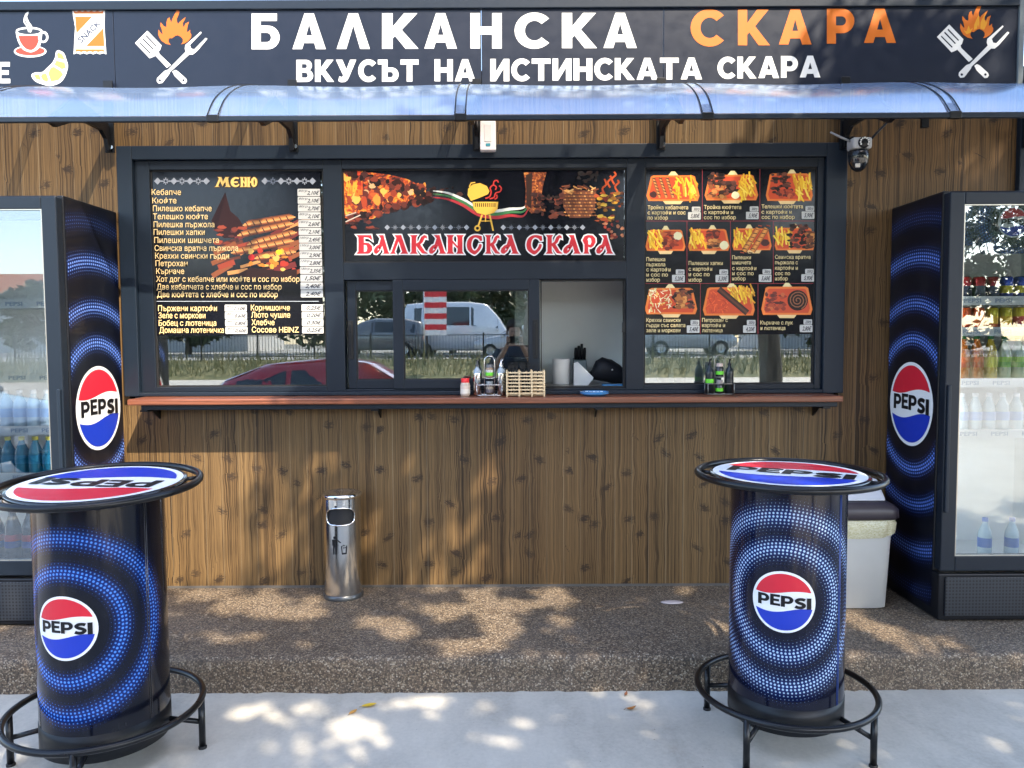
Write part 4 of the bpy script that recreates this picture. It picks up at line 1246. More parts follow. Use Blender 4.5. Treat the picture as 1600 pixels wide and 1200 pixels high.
LAMP = 3.0
def fridge(x0, x1, label, right):
    """cabinet from x0 to x1; the printed side faces the kiosk middle"""
    zt, yb = 2.287, YW - .012
    t = thing('drinks_fridge', label, 'fridge', ((x0 + x1) / 2, (YF + yb) / 2, ZP), 'tall drinks fridges either side of the counter')
    xi = x0 if right else x1                             # the side towards the middle
    D0 = YF + .055                                       # door thickness
    m = MB()
    th = .035
    m.box(x0, x0 + th, D0 + .004, yb, ZP + .24, zt, M_FBLACK)
    m.box(x1 - th, x1, D0 + .004, yb, ZP + .24, zt, M_FBLACK)
    m.box(x0 + th, x1 - th, D0 + .004, yb, zt - .04, zt, M_FBLACK)
    m.box(x0 + th, x1 - th, yb - .03, yb, ZP + .24, zt - .04, M_FBLACK)
    m.box(x0, x1, YF + .004, yb, ZP + .006, ZP + .24, M_FBLACK)
    m.build('cabinet', t, .006)
    m = MB()
    e = .002
    m.box(x0 + th + e, x0 + th + .012, D0 + .02, yb - .034, ZP + .26, zt - .05, M_LINER)
    m.box(x1 - th - .012, x1 - th - e, D0 + .02, yb - .034, ZP + .26, zt - .05, M_LINER)
    m.box(x0 + th + .013, x1 - th - .013, yb - .045, yb - .034, ZP + .26, zt - .05, M_LINER)
    m.box(x0 + th + .013, x1 - th - .013, D0 + .02, yb - .046, ZP + .245, ZP + .27, M_LINER)
    m.build('liner', t)
    # printed side skin
    yc, zc = (D0 + yb) / 2, U(1425, 632, 4.09)[1]
    xs_ = xi - .0015 if right else xi + .0015
    sg = -1 if right else 1
    m = MB().add([(xs_, D0 + .012, ZP + .05), (xs_, yb - .008, ZP + .05), (xs_, yb - .008, zt - .012), (xs_, D0 + .012, zt - .012)], [(0, 1, 2, 3)], M_FSIDE)
    m.build('side_print', t, uv=lambda v: (v[1] - yc, v[2] - zc), auto=False)
    emblem('emblem', t, .222, lambda a, b, d: (xs_ + sg * (.001 + d), yc + (-a if right else a), zc + b))
    # door with a glass pane
    dz0, dz1 = ZP + .255, zt - .015
    m = MB()
    fr(m, x0 + .004, x1 - .004, dz0, dz1, YF, D0, (.072, .072, .06, .075), M_ANT2)
    door = m.build('door', t, .005)
    gx0, gx1, g0, g1 = x0 + .076, x1 - .076, dz0 + .075, dz1 - .06
    m = MB()
    fr(m, gx0, gx1, g0, g1, YF + .003, YF + .011, (.004,) * 4, flat((.45, .42, .36), .3, .8))
    m.build('trim', door)
    MB().box(gx0 - .002, gx1 + .002, YF + .012, YF + .017, g0 - .002, g1 + .002, M_FGLASS).build('glass', door)
    hx = x0 + .012 if right else x1 - .030
    MB().box(hx, hx + .018, YF - .014, YF - .001, ZP + .55, ZP + 1.18, M_ANT).build('handle', door, .004)
    # header print behind the glass
    hz0 = g1 - .235
    if right:
        m = MB().add([(gx0, YF + .024, hz0), (gx1, YF + .024, hz0), (gx1, YF + .024, g1), (gx0, YF + .024, g1)], [(0, 1, 2, 3)], M_FHEAD)
        hc = (U(1588, 346, YF)[0], U(1588, 346, YF)[1])
        m.build('header_print', t, uv=lambda v: (v[0] - hc[0], v[2] - hc[1]), auto=False)
        emblem('header_emblem', t, .074, lambda a, b, d: (hc[0] + a, YF + .0235 - d, hc[1] + b))
        A = Art(YF + .0225)
        A.rect(1503, 384, 1530, 397, PAPER)
        A.rect(1507, 389, 1518, 391, (.4, .4, .4))
        A.build('sticker', t)
    # the cabinet's own lamp strips behind the door frame
    NL = NT('fridge_lamp')
    NL.set(Base_Color=(.9, .9, .9), Emission_Color=(1, .98, .94), Emission_Strength=LAMP)
    for lx in (x0 + .050, x1 - .062):
        MB().box(lx, lx + .012, YF + .062, YF + .075, ZP + .30, zt - .32, NL.mat).build('lamp', t)
    # shelves
    sh = SHELVES_R if right else SHELVES_L
    for z in sh:
        m = MB().box(x0 + .055, x1 - .055, YF + .09, yb - .06, z - .012, z - .004, flat((.6, .62, .64), .35, .4))
        m.box(x0 + .055, x1 - .055, YF + .082, YF + .089, z - .022, z + .022, M_WHITE)
        s_ = m.build('shelf', t)
        A = Art(YF + .0815)
        for k in range(4):
            xa = x0 + .13 + k * .155
            vs, f_, tw, _ = text_mesh('PEPSI', .03)
            A.k += 1
            A.mb.add([(xa + x / tw * .085, YF + .081, z - .009 + y * .019) for x, y in vs], f_, flat((.35, .40, .50)))
        A.build('lettering', s_)
    # perforated grille at the foot
    NG = M_GRILLE
    m = MB().box(x0 + .03, x1 - .03, YF - .006, YF + .0035, ZP + .03, ZP + .225, NG)
    m.build('grille', t, .003)
    for fx in (x0 + .05, x1 - .05):
        for fy in (D0 + .05, yb - .06):
            MB().lathe(fx, fy, [(.022, ZP), (.022, ZP + .022)], M_RUB, 12).build('foot', t)
    return t
NG_ = NT('perforated_grille')
p_ = NG_.n('SeparateXYZ', ins={0: NG_.obj()})
gx_ = NG_.m('SUBTRACT', NG_.m('FRACT', NG_.m('DIVIDE', p_.outputs[0], .0165)), .5)
gz_ = NG_.m('SUBTRACT', NG_.m('FRACT', NG_.m('DIVIDE', p_.outputs[2], .0165)), .5)
hole = NG_.m('LESS_THAN', NG_.m('ADD', NG_.m('MULTIPLY', gx_, gx_), NG_.m('MULTIPLY', gz_, gz_)), .085)
NG_.set(Base_Color=NG_.mix(hole, (.022, .026, .034), (.001, .001, .001)), Roughness=.4)
M_GRILLE = NG_.mat
zz_ = lambda v: U(1550, v, YF + .1)[1]
SHELVES_R = [zz_(470), zz_(518), zz_(598), zz_(677)]
SHELVES_L = [U(20, v, YF + .1)[1] for v in (475, 590, 672, 745)]
fr_r = fridge(2.113, 2.86, 'tall black drinks fridge right of the counter with a blue ringed side', True)
fr_l = fridge(-2.95, -2.19, 'tall black drinks fridge left of the counter reflecting a parked car', False)

def row(proto, z, xs, used, y=YF + .135, lab=None, rows=1):
    for r_ in range(rows):
        for x in xs:
            o = proto if proto.name not in used else copy_tree(proto)
            used.add(proto.name)
            o.location = (x, y + r_ * .085, z)
used = set()
G_ = 'cans and bottles standing in the drinks fridges'
xr = [2.113 + .095 + .069 * k for k in range(9)]
p1 = can_proto('dark blue and red drink can on the top shelf of the right fridge', 'dark cans on the top fridge shelf', '10183a', '3a3c50', '9a1420')
row(p1, SHELVES_R[0], xr[:4], used)
p2 = can_proto('yellow and blue drink can on the top shelf of the right fridge', 'yellow and blue cans on the top fridge shelf', '2a3a8a', 'c8b81e', '2444a8')
row(p2, SHELVES_R[0], xr[4:], used)
p3 = can_proto('orange drink can on the second shelf of the right fridge', 'orange cans on the second fridge shelf', 'c83a14', 'e8732a', 'd8561c')
row(p3, SHELVES_R[1], xr[:3], used)
p4 = can_proto('yellow and orange drink can on the second shelf of the right fridge', 'yellow cans on the second fridge shelf', 'd8641e', 'e8b81e', 'c8b41a')
row(p4, SHELVES_R[1], xr[3:5], used)
p5 = can_proto('yellow can with a red and blue band on the second shelf of the right fridge', 'banded yellow cans on the second fridge shelf', '2a4c9a', 'c8342a', 'e0c020')
row(p5, SHELVES_R[1], xr[5:], used)
zb3 = SHELVES_R[2]
b1 = bottle_proto('dark cola bottle with a navy label on the third shelf of the right fridge', 'cola bottles on the third fridge shelf', '1c100a', '10205a', '101418', lab2='a01c28')
row(b1, zb3, xr[:1], used)
b2 = bottle_proto('orange drink bottle on the third shelf of the right fridge', 'orange bottles on the third fridge shelf', 'c86a1a', 'b8401a', '206a30', lab2='d85a20')
row(b2, zb3, xr[1:3], used)
b3 = bottle_proto('yellow drink bottle on the third shelf of the right fridge', None, 'c8a828', 'd8d020', '2a7a3a')
row(b3, zb3, xr[3:4], used)
b4 = bottle_proto('green labelled drink bottle on the third shelf of the right fridge', 'green bottles on the third fridge shelf', '8aa890', '50a828', '1e7a3a', lab2='78c020')
row(b4, zb3, xr[4:], used)
b5 = bottle_proto('clear water bottle with a blue label on the fourth shelf of the right fridge', 'water bottles on the fourth fridge shelf', 'b8c8d0', '9ab0d8', 'd8dce0', h=.2)
row(b5, SHELVES_R[3] , xr, used, rows=1)
b6 = bottle_proto('clear water bottle with a blue band standing on the floor of the right fridge', 'water bottles on the fridge floor', 'b0c8d4', '1a5ab0', '2a6ac0', h=.22)
row(b6, ZP + .272, [xr[0] - .01, xr[3], xr[5], xr[8]], used)
xl = [-2.19 - .095 - .069 * k for k in range(9)]
b7 = bottle_proto('turquoise drink bottle with a yellow cap on the fourth shelf of the left fridge', 'turquoise bottles on the fourth fridge shelf', '1a7a9a', '2a8ab0', 'd8c83a', h=.2)
row(b7, SHELVES_L[3], xl[:7], used)
b8 = bottle_proto('dark cola bottle with a blue and red label on the floor of the left fridge', 'cola bottles on the left fridge floor', '181010', '1a3a8a', '101010', h=.3, lab2='a01c28', r=.04)
row(b8, ZP + .272, [xl[0] - .094 - .088 * k for k in range(4)], used)
b9 = bottle_proto('bright yellow drink bottle on the floor of the left fridge beside the cola', None, 'c8b41e', 'd8d21e', '3a8a2a', h=.3, r=.042)
row(b9, ZP + .272, [xl[0] - .004], used)
b10 = bottle_proto('clear water bottle with a white cap on the third shelf of the left fridge', 'water bottles on the third shelf of the left fridge', 'b0c4d0', '88a8d0', 'd0d4d8', h=.2)
row(b10, SHELVES_L[2], xl[:7], used)

# ------------------------------------------------------------------ bar tables
def bar_table(label, cx, cy, ringmat, base_ang, logo_ang, logo_z, top_rot, H_, Rt, zr, Rr, Rb, zb, topcol, lean=0):
    t = thing('bar_table', label, 'table', (cx, cy, 0), 'round barrel bar tables')
    # barrel
    z0, z1 = zb + .11, H_ - .03
    n = 96
    vs, fs = [], []
    for i in range(n + 1):
        a = logo_ang - PI + 2 * PI * i / n
        for z in (z0, z1):
            vs.append((cx + Rb * math.cos(a), cy + Rb * math.sin(a), z))
    for i in range(n):
        fs.append((2 * i, 2 * i + 2, 2 * i + 3, 2 * i + 1))
    m = MB().add(vs, fs, ringmat, True)
    idx = {}
    ob = m.build('barrel', t, auto=False)
    L = ob.data.uv_layers.new(name='UVMap')
    for lp in ob.data.loops:
        k = lp.vertex_index
        i = k // 2
        L.data[lp.index].uv = ((-PI + 2 * PI * i / n) * Rb, vs[k][2] - logo_z)
    m = MB().lathe(cx, cy, [(0, zb), (Rb * .9, zb), (Rb + .002, zb + .012), (Rb + .002, z0 - .001), (Rb - .006, z0 + .002)], M_BLACK, 64)
    m.build('plinth', t)
    # seam strip where the printed sheet meets
    sa = logo_ang + (1.28 if cx < 0 else 1.05)
    m = MB()
    for k in range(2):
        a = sa + k * .035
        m.tube([(cx + (Rb + .0008) * math.cos(a), cy + (Rb + .0008) * math.sin(a), z) for z in (z0, z1)], .0016, topcol, 6)
    m.build('seam', t)
    wrap_emblem('emblem', t, .114, cx, cy, Rb, logo_ang, logo_z)
    # top
    Rd = Rt * .86
    zt = H_ + .006
    m = MB().lathe(cx, cy, [(0, H_ - .022), (Rd, H_ - .022), (Rd + .003, H_ - .016), (Rd + .003, H_ + .004), (Rd, H_ + .006), (0, H_ + .006)], flat((.010, .011, .013), .2, 0, .6), 80)
    m.build('tabletop', t)
    ca, sa_ = math.cos(top_rot), math.sin(top_rot)
    emblem('top_emblem', t, Rd * .965, lambda a, b, d: (cx + a * ca - b * sa_, cy + a * sa_ + b * ca, zt + .0005 + d))
    MB().ring(cx, cy, H_, Rt, .0135, M_TUBE, 96).build('rim', t)
    for k in range(4):
        a = base_ang + PI / 2 * k + .3
        MB().tube([(cx + q * math.cos(a), cy + q * math.sin(a), H_ - .012) for q in (Rd - .02, Rt)], .008, M_TUBE, 8).build('rim_bracket', t)
    MB().ring(cx, cy, zr, Rr, .0125, M_TUBE, 96).build('foot_rail', t)
    for k in range(4):
        a = base_ang + PI / 2 * k
        c, s = math.cos(a), math.sin(a)
        m = MB().tube([(cx + Rr * c, cy + Rr * s, .004), (cx + Rr * c, cy + Rr * s, zr)], .0125, M_TUBE, 12)
        m.lathe(cx + Rr * c, cy + Rr * s, [(0, 0), (.016, 0), (.016, .012), (.0126, .014)], M_RUB, 12)
        lg = m.build('leg', t)
        m = MB().tube([(cx + q * c, cy + q * s, zz) for q, zz in ((Rb - .01, zb + .05), (Rr - .006, zr * .55))], .010, M_TUBE, 8)
        m.build('brace', t)
    if lean:
        for nm in ('tabletop', 'top_emblem', 'rim', 'rim_bracket'):
            for o in t.children:
                if o.name.split('.')[0] == nm:
                    o.rotation_euler.x = lean
                    o.location = (0, H_ * math.sin(lean), H_ - H_ * math.cos(lean))
    return t
M_RING_R = rings_mat('ringed_print_reflection_paled', [(.20, .034, 1), (.318, .038, .95)], .0142, (.40, .55, .78), (.006, .022, .13), (.003, .004, .014), .3, .16)  # dots paler than the other table's: reflected light put into the print colour
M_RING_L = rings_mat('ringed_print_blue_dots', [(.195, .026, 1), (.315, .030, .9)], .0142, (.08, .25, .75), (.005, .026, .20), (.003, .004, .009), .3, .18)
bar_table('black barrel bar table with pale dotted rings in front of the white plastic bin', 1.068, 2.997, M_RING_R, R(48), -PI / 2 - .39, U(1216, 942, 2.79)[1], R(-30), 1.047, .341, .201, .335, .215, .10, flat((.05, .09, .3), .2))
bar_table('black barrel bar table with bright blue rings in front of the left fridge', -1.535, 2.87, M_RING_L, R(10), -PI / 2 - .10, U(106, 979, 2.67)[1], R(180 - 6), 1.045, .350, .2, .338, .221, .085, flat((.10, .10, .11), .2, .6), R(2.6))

# ------------------------------------------------------------------ stainless ashtray bin
bx_, by_ = -.940, YW - .145
sb = thing('ashtray_bin', 'stainless steel ashtray bin with a dark mouth standing against the wood wall', 'bin', (bx_, by_, ZP))
rB = .102
zt_ = ZP + .572
m = MB()
# body with the mouth left open on the front
n, zs = 48, [ZP + .02, ZP + .10, ZP + .20, ZP + .30, ZP + .40] + [ZP + .40 + .011 * k for k in range(1, 12)] + [ZP + .562]
vs = []
for z in zs:
    for k in range(n):
        a = 2 * PI * k / n
        vs.append((bx_ + rB * math.cos(a), by_ + rB * math.sin(a), z))
fs = []
ma = -PI / 2 + .12
def in_mouth(a, z):
    d = (a - ma + PI) % (2 * PI) - PI
    return abs(d / .80) ** 3 + abs((z - ZP - .462) / .046) ** 3 < 1
for i in range(len(zs) - 1):
    for k in range(n):
        if in_mouth(2 * PI * (k + .5) / n, (zs[i] + zs[i + 1]) / 2): continue
        l = (k + 1) % n
        fs.append((i * n + k, i * n + l, (i + 1) * n + l, (i + 1) * n + k))
m.add(vs, fs, M_STEEL, True)
m.build('body', sb)
m = MB().lathe(bx_, by_, [(rB - .006, ZP + .03), (rB - .006, ZP + .555)], flat((.012, .013, .016), .5), 40)
m.build('inner_liner', sb)
m = MB()
mp = [(ma + .80 * math.copysign(abs(math.cos(t)) ** (2 / 3), math.cos(t)), ZP + .462 + .047 * math.copysign(abs(math.sin(t)) ** (2 / 3), math.sin(t))) for t in [2 * PI * k / 48 for k in range(48)]]
m.tube([(bx_ + (rB + .001) * math.cos(a), by_ + (rB + .001) * math.sin(a), z) for a, z in mp], .004, M_CHROME, 8, True)
m.build('mouth_rim', sb)
m = MB().lathe(bx_, by_, [(rB + .006, ZP), (rB + .008, ZP + .006), (rB + .006, ZP + .02), (rB + .001, ZP + .026)], flat((.10, .105, .11), .3, .6), 40)
m.build('base_ring', sb)
m = MB().lathe(bx_, by_, [(rB + .001, zt_ - .018), (rB + .007, zt_ - .010), (rB + .006, zt_ + .004), (rB - .012, zt_ + .010), (rB - .024, zt_ + .002), (.03, zt_ - .006), (0, zt_ - .006)], M_CHROME, 40)
m.build('ashtray_lid', sb)
def on_bin(a, b, d):
    t = ma - .10 + a / rB
    return (bx_ + (rB + .0012 + d) * math.cos(t), by_ + (rB + .0012 + d) * math.sin(t), b)
A = Art(0, None, on_bin, 1e-4)
zc = ZP + .31
A.disc(-.022, zc + .040, .0075, LBK, n=14)
A.poly([(-.036, zc + .028), (-.010, zc + .028), (.004, zc + .014), (.010, zc + .010), (.013, zc + .014), (.006, zc + .020), (-.006, zc + .030), (-.012, zc + .031)], LBK)
A.poly([(-.037, zc + .028), (-.031, zc + .030), (-.012, zc + .030), (-.011, zc - .012), (-.013, zc - .052), (-.019, zc - .052), (-.021, zc - .014), (-.024, zc - .014), (-.025, zc - .052), (-.031, zc - .052), (-.032, zc + .0), (-.036, zc - .006)], LBK)
A.poly([(.012, zc - .006), (.018, zc - .006), (.020, zc - .044), (.036, zc - .044), (.039, zc - .006), (.045, zc - .006), (.041, zc - .052), (.016, zc - .052)], LBK)
for k in range(4):
    A.poly(stick(.022 + k * .004, zc - .004 - (k % 2) * .012, 40 + 50 * k, .010, .003), LBK)
for zl in (ZP + .366, ZP + .245):
    A.poly([(-.07, zl), (.06, zl), (.06, zl + .0016), (-.07, zl + .0016)], LBK)
A.rrect(-.02, ZP + .525, .035, ZP + .552, .003, PAPER)
A.rect(.0, ZP + .536, .028, ZP + .539, (.3, .3, .3))
A.build('pictogram', sb)

# ------------------------------------------------------------------ white swing bin
wx, wy = 1.79, 4.13
wb = thing('swing_bin', 'white plastic swing bin with a dark lid behind the right bar table', 'bin', (wx, wy, ZP))
def rbox(m, x, y, prof, mat, e=.25, n=40):
    """rounded-rectangle lathe: prof = (half width, half depth, z)"""
    vs = []
    for hw, hd, z in prof:
        for k in range(n):
            t = 2 * PI * k / n
            c, s = math.cos(t), math.sin(t)
            vs.append((x + hw * math.copysign(abs(c) ** e, c), y + hd * math.copysign(abs(s) ** e, s), z))
    fs = [(i * n + k, i * n + (k + 1) % n, (i + 1) * n + (k + 1) % n, (i + 1) * n + k) for i in range(len(prof) - 1) for k in range(n)]
    m.add(vs, fs, mat, True)
    b = len(m.v) - len(vs)
    m.f += [tuple(b + k for k in range(n))[::-1], tuple(b + (len(prof) - 1) * n + k for k in range(n))]
    m.mi += [m.idx(mat)] * 2
    m.sm += [False] * 2
    return m
rbox(MB(), wx, wy, [(.155, .125, ZP), (.165, .135, ZP + .006), (.185, .155, ZP + .47), (.188, .158, ZP + .475)], M_PLAST).build('body', wb)
rbox(MB(), wx, wy, [(.198, .168, ZP + .474), (.212, .178, ZP + .485), (.210, .176, ZP + .525), (.195, .165, ZP + .545), (.155, .15, ZP + .565)], flat((.035, .028, .035), .38)).build('lid', wb)
m = MB().hexa([(wx - .15, wy - .13, ZP + .566), (wx + .15, wy - .13, ZP + .566), (wx + .15, wy + .13, ZP + .566), (wx - .15, wy + .13, ZP + .566)],
              [(wx - .145, wy - .03, ZP + .665), (wx + .145, wy - .03, ZP + .665), (wx + .145, wy + .05, ZP + .665), (wx - .145, wy + .05, ZP + .665)], flat((.55, .55, .56), .4))
m.build('flap', wb, .012)
NB = NT('yellowish_bin_bag')
nz = NB.noise(NB.obj((30, 30, 90)), 2, 4, .6, 1.5)
NB.set(Base_Color=NB.ramp(nz, [(.35, (.38, .34, .16)), (.6, (.62, .60, .45))]), Roughness=.3)
m = MB()
n = 120
vs = []
rg = random.Random(4)
for j, (g_, z) in enumerate(((.004, .474), (.012, .455), (.009, .425), (.004, .40))):
    for k in range(n):
        t = 2 * PI * k / n
        c, s = math.cos(t), math.sin(t)
        low = (.05 * max(0, 1 - abs(((t + PI / 2 + PI + .9) % (2 * PI)) - PI) / 1.6)) if j > 1 else 0
        w_ = rg.uniform(-.003, .004) + .003 * math.sin(t * 13 + j)
        vs.append((wx + (.186 + g_ + w_) * math.copysign(abs(c) ** .25, c), wy + (.156 + g_ + w_) * math.copysign(abs(s) ** .25, s), ZP + z - low * (j - 1) * .5 + rg.uniform(-.003, .003)))
m.add(vs, [(i * n + k, i * n + (k + 1) % n, (i + 1) * n + (k + 1) % n, (i + 1) * n + k) for i in range(3) for k in range(n)], NB.mat, True)
m.build('bin_bag', wb)

# ------------------------------------------------------------------ on the counter
CY = 4.275
def cpx(u): return U(u, 612, CY)[0]
ZC = WB + .0005
def sauce_bottle(label, x, y, body, nozzle, ring=None, z=ZC):
    t = thing('sauce_bottle', label, 'bottle', (x, y, z))
    r = .0225
    MB().lathe(x, y, [(0, z), (r, z + .001), (r, z + .115), (r * .96, z + .122)], body, 24).build('body', t)
    m = MB().lathe(x, y, [(r * .97, z + .1222), (r * .85, z + .138), (r * .42, z + .150), (r * .36, z + .158)], flat((.30, .36, .42), .15, 0, .5) if ring is None else body, 20)
    m.build('neck', t)
    m = MB().lathe(x, y, [(r * .5, z + .158), (r * .5, z + .166), (r * .2, z + .172), (r * .14, z + .192), (0, z + .193)], nozzle, 14)
    m.tube([(x, y, z + .178), (x + .010, y, z + .196)], .0025, nozzle, 6)
    m.build('spout', t)
    if ring:
        m = MB().lathe(x, y, [(r + .0006, z + .062), (r + .0006, z + .084)], ring, 24)
        m.build('label', t)
    return t
def jar(label, x, y, z, glass_c, lid_c, lab_c, r=.021, h=.072, lab2=None):
    t = thing('spice_jar', label, 'jar', (x, y, z))
    MB().lathe(x, y, [(0, z), (r * .9, z), (r, z + .006), (r, z + h * .68), (r * .8, z + h * .78)], flat(glass_c, .2, 0, .4), 20).build('body', t)
    m = MB().lathe(x, y, [(r + .0006, z + h * .15), (r + .0006, z + h * .4)], flat(lab_c, .4), 20)
    if lab2: m.lathe(x, y, [(r + .0006, z + h * .4), (r + .0006, z + h * .6)], flat(lab2, .4), 20)
    m.build('label', t)
    MB().lathe(x, y, [(r * .86, z + h * .76), (r * .86, z + h), (0, z + h)], lid_c if isinstance(lid_c, bpy.types.Material) else flat(lid_c, .4), 20).build('lid', t)
    return t
def caddy(label, x, y, mat, wide=.145):
    t = thing('cruet_stand', label, 'caddy', (x, y, ZC))
    m = MB()
    w2, d2 = wide / 2, .036
    for z in (ZC + .006, ZC + .062):
        m.tube(rrect_path(x, y, w2, d2, z), .002, mat, 6, True)
    for sx in (-1, 1):
        for sy in (-1, 1):
            m.tube([(x + sx * w2 * .95, y + sy * d2, ZC), (x + sx * w2 * .95, y + sy * d2, ZC + .062)], .002, mat, 6)
    m.tube([(x - w2, y, ZC + .006), (x + w2, y, ZC + .006)], .002, mat, 6)
    m.build('rack', t)
    m = MB().tube([(x - .028, y, ZC + .006), (x - .028, y, ZC + .19)] + [(x - .028 * math.cos(R(a)), y, ZC + .19 + .028 * math.sin(R(a))) for a in range(15, 180, 15)] + [(x + .028, y, ZC + .19), (x + .028, y, ZC + .006)], .0026, mat, 8)
    m.tube(rrect_path(x, y, .026, .026, ZC + .098), .002, mat, 6, True)
    m.tube([(x - .028, y, ZC + .098), (x + .028, y, ZC + .098)], .002, mat, 6)
    m.build('handle', t)
    return t
def rrect_path(x, y, a, b, z, e=.5):
    return [(x + a * math.copysign(abs(math.cos(t)) ** e, math.cos(t)), y + b * math.copysign(abs(math.sin(t)) ** e, math.sin(t)), z) for t in [2 * PI * k / 28 for k in range(28)]]
LIME = flat((.14, .62, .03), .4)
xa = cpx(765)
caddy('bright wire cruet stand holding two steel bottles beside the wooden box', xa, CY, M_CHROME)
sauce_bottle('steel sauce bottle with a clear neck next to the red topped jar', cpx(747) - .004, CY, M_STEEL, flat((.05, .05, .05), .4), None, ZC + .004)
sauce_bottle('steel sauce bottle with a clear neck next to the slatted wooden box', cpx(783), CY, M_STEEL, M_CHROME, None, ZC + .004)
jar('spice jar with a green label in the upper ring of the bright cruet stand', xa, CY, ZC + .101, (.34, .22, .14), (.12, .12, .12), (.14, .62, .03), lab2=(.6, .55, .5))
jar('dark spice jar with a grey lid at the foot of the bright cruet stand', xa, CY, ZC + .009, (.10, .07, .05), (.25, .27, .28), (.12, .10, .12), lab2=(.30, .25, .2))
m = MB().lathe(cpx(747) - .004, CY, [(.0232, ZC + .03), (.0232, ZC + .052)], LIME, 16, True, -PI * .9, -PI * .45)
jt = jar('small jar with a bright red lid and pale label at the left of the condiments', cpx(727), CY, ZC, (.55, .45, .36), (.72, .02, .02), (.72, .66, .58), .0265, .098, (.62, .50, .42))
# wooden cutlery box
NWB = flat((.66, .50, .30), .5, name='pale_wood')
bx0, bx1 = cpx(791), cpx(851)
t = thing('cutlery_box', 'pale wooden slatted box of black plastic cutlery on the counter', 'box', ((bx0 + bx1) / 2, CY, ZC))
bd0, bd1 = CY - .055, CY + .055
m = MB()
for k in range(7):
    z = ZC + .014 + k * .0185
    m.box(bx0 + .004, bx1 - .004, bd0, bd0 + .004, z, z + .0075, NWB)
    m.box(bx0 + .004, bx1 - .004, bd1 - .004, bd1, z, z + .0075, NWB)
    m.box(bx0 - .0001, bx0 + .0039, bd0, bd1, z, z + .0075, NWB)
    m.box(bx1 - .0039, bx1 + .0001, bd0, bd1, z, z + .0075, NWB)
m.build('slats', t)
for k in range(4):
    x = bx0 + (bx1 - bx0 - .008) * k / 3
    MB().box(x, x + .008, bd0 - .0045, bd0 - .0002, ZC, ZC + .142, NWB).build('upright', t)
    MB().box(x, x + .008, bd1 + .0002, bd1 + .0045, ZC, ZC + .142, NWB).build('upright', t)
m = MB().box(bx0 + .006, bx1 - .006, bd0 + .006, bd1 - .006, ZC + .006, ZC + .010, NWB)
for k in (1, 2):
    x = bx0 + (bx1 - bx0) * k / 3
    m.box(x - .002, x + .002, bd0 + .006, bd1 - .006, ZC + .0105, ZC + .13, flat((.3, .22, .13), .5))
m.build('floor_board', t)
rg = random.Random(9)
for k in range(16):
    x = bx0 + .015 + (bx1 - bx0 - .03) * rg.random()
    y = rg.uniform(bd0 + .02, bd1 - .02)
    c = thing('plastic_fork', 'black plastic cutlery piece standing in the pale wooden box', 'cutlery', (x, y, ZC + .011), 'black cutlery in the wooden box')
    dx, dy = rg.uniform(-.016, .016), rg.uniform(-.01, .01)
    m = MB().tube([(x, y, ZC + .013), (x + dx * .6, y + dy * .6, ZC + .10), (x + dx, y + dy, ZC + .145)], [.004, .003, .003], M_BLACK, 6)
    xx, yy, zz = x + dx, y + dy, ZC + .1455
    m.hexa([(xx - .004, yy - .001, zz), (xx + .004, yy - .001, zz), (xx + .004, yy + .001, zz), (xx - .004, yy + .001, zz)],
           [(xx - .009 + dx * .2, yy - .001, zz + .022), (xx + .009 + dx * .2, yy - .001, zz + .022), (xx + .009 + dx * .2, yy + .001, zz + .022), (xx - .009 + dx * .2, yy + .001, zz + .022)], M_BLACK)
    for q in range(4):
        xo = xx + dx * .2 - .008 + q * .0053
        m.box(xo - .0012, xo + .0012, yy - .001, yy + .001, zz + .0222, zz + .038, M_BLACK)
    m.build('handle', c)
# blue glass ashtray
xg, yg = U(929, 619, 4.25)[0], 4.25
t = thing('glass_ashtray', 'low blue glass ashtray on the counter in front of the open hatch', 'ashtray', (xg, yg, ZC))
m = MB().lathe(xg, yg, [(0, ZC), (.055, ZC), (.078, ZC + .012), (.080, ZC + .024), (.072, ZC + .025), (.052, ZC + .010), (0, ZC + .008)], flat((.05, .20, .45), .12, 0, .6), 16, False)
m.build('dish', t)
m = MB()
rg = random.Random(2)
for k in range(5):
    m.box(xg - .05 + k * .02, xg - .036 + k * .02, yg - .02 + rg.uniform(-.01, .01), yg, ZC + .0105, ZC + .0235 + .003 * rg.random(), flat((.6, .66, .72), .5))
m.build('scraps', t)
# dark set on the right
xa2 = cpx(1124)
DKB = flat((.012, .018, .022), .3, 0, .3)
caddy('dark wire cruet stand with two black sauce bottles below the picture menu', xa2, CY, flat((.3, .3, .28), .3, .8), .15)
sauce_bottle('black sauce bottle with a lime green band in the dark cruet stand', xa2 - .054, CY, DKB, M_BLACK, LIME, ZC + .004)
sauce_bottle('plain black sauce bottle standing right in the dark cruet stand', xa2 + .054, CY, DKB, M_BLACK, DKB, ZC + .004)
jar('spice jar with a lime label and pinkish lid high in the dark cruet stand', xa2, CY, ZC + .101, (.02, .02, .022), (.55, .42, .36), (.14, .62, .03))
jar('dark spice jar with a lime label at the foot of the dark cruet stand', xa2, CY, ZC + .009, (.02, .02, .022), (.30, .26, .25), (.14, .62, .03))

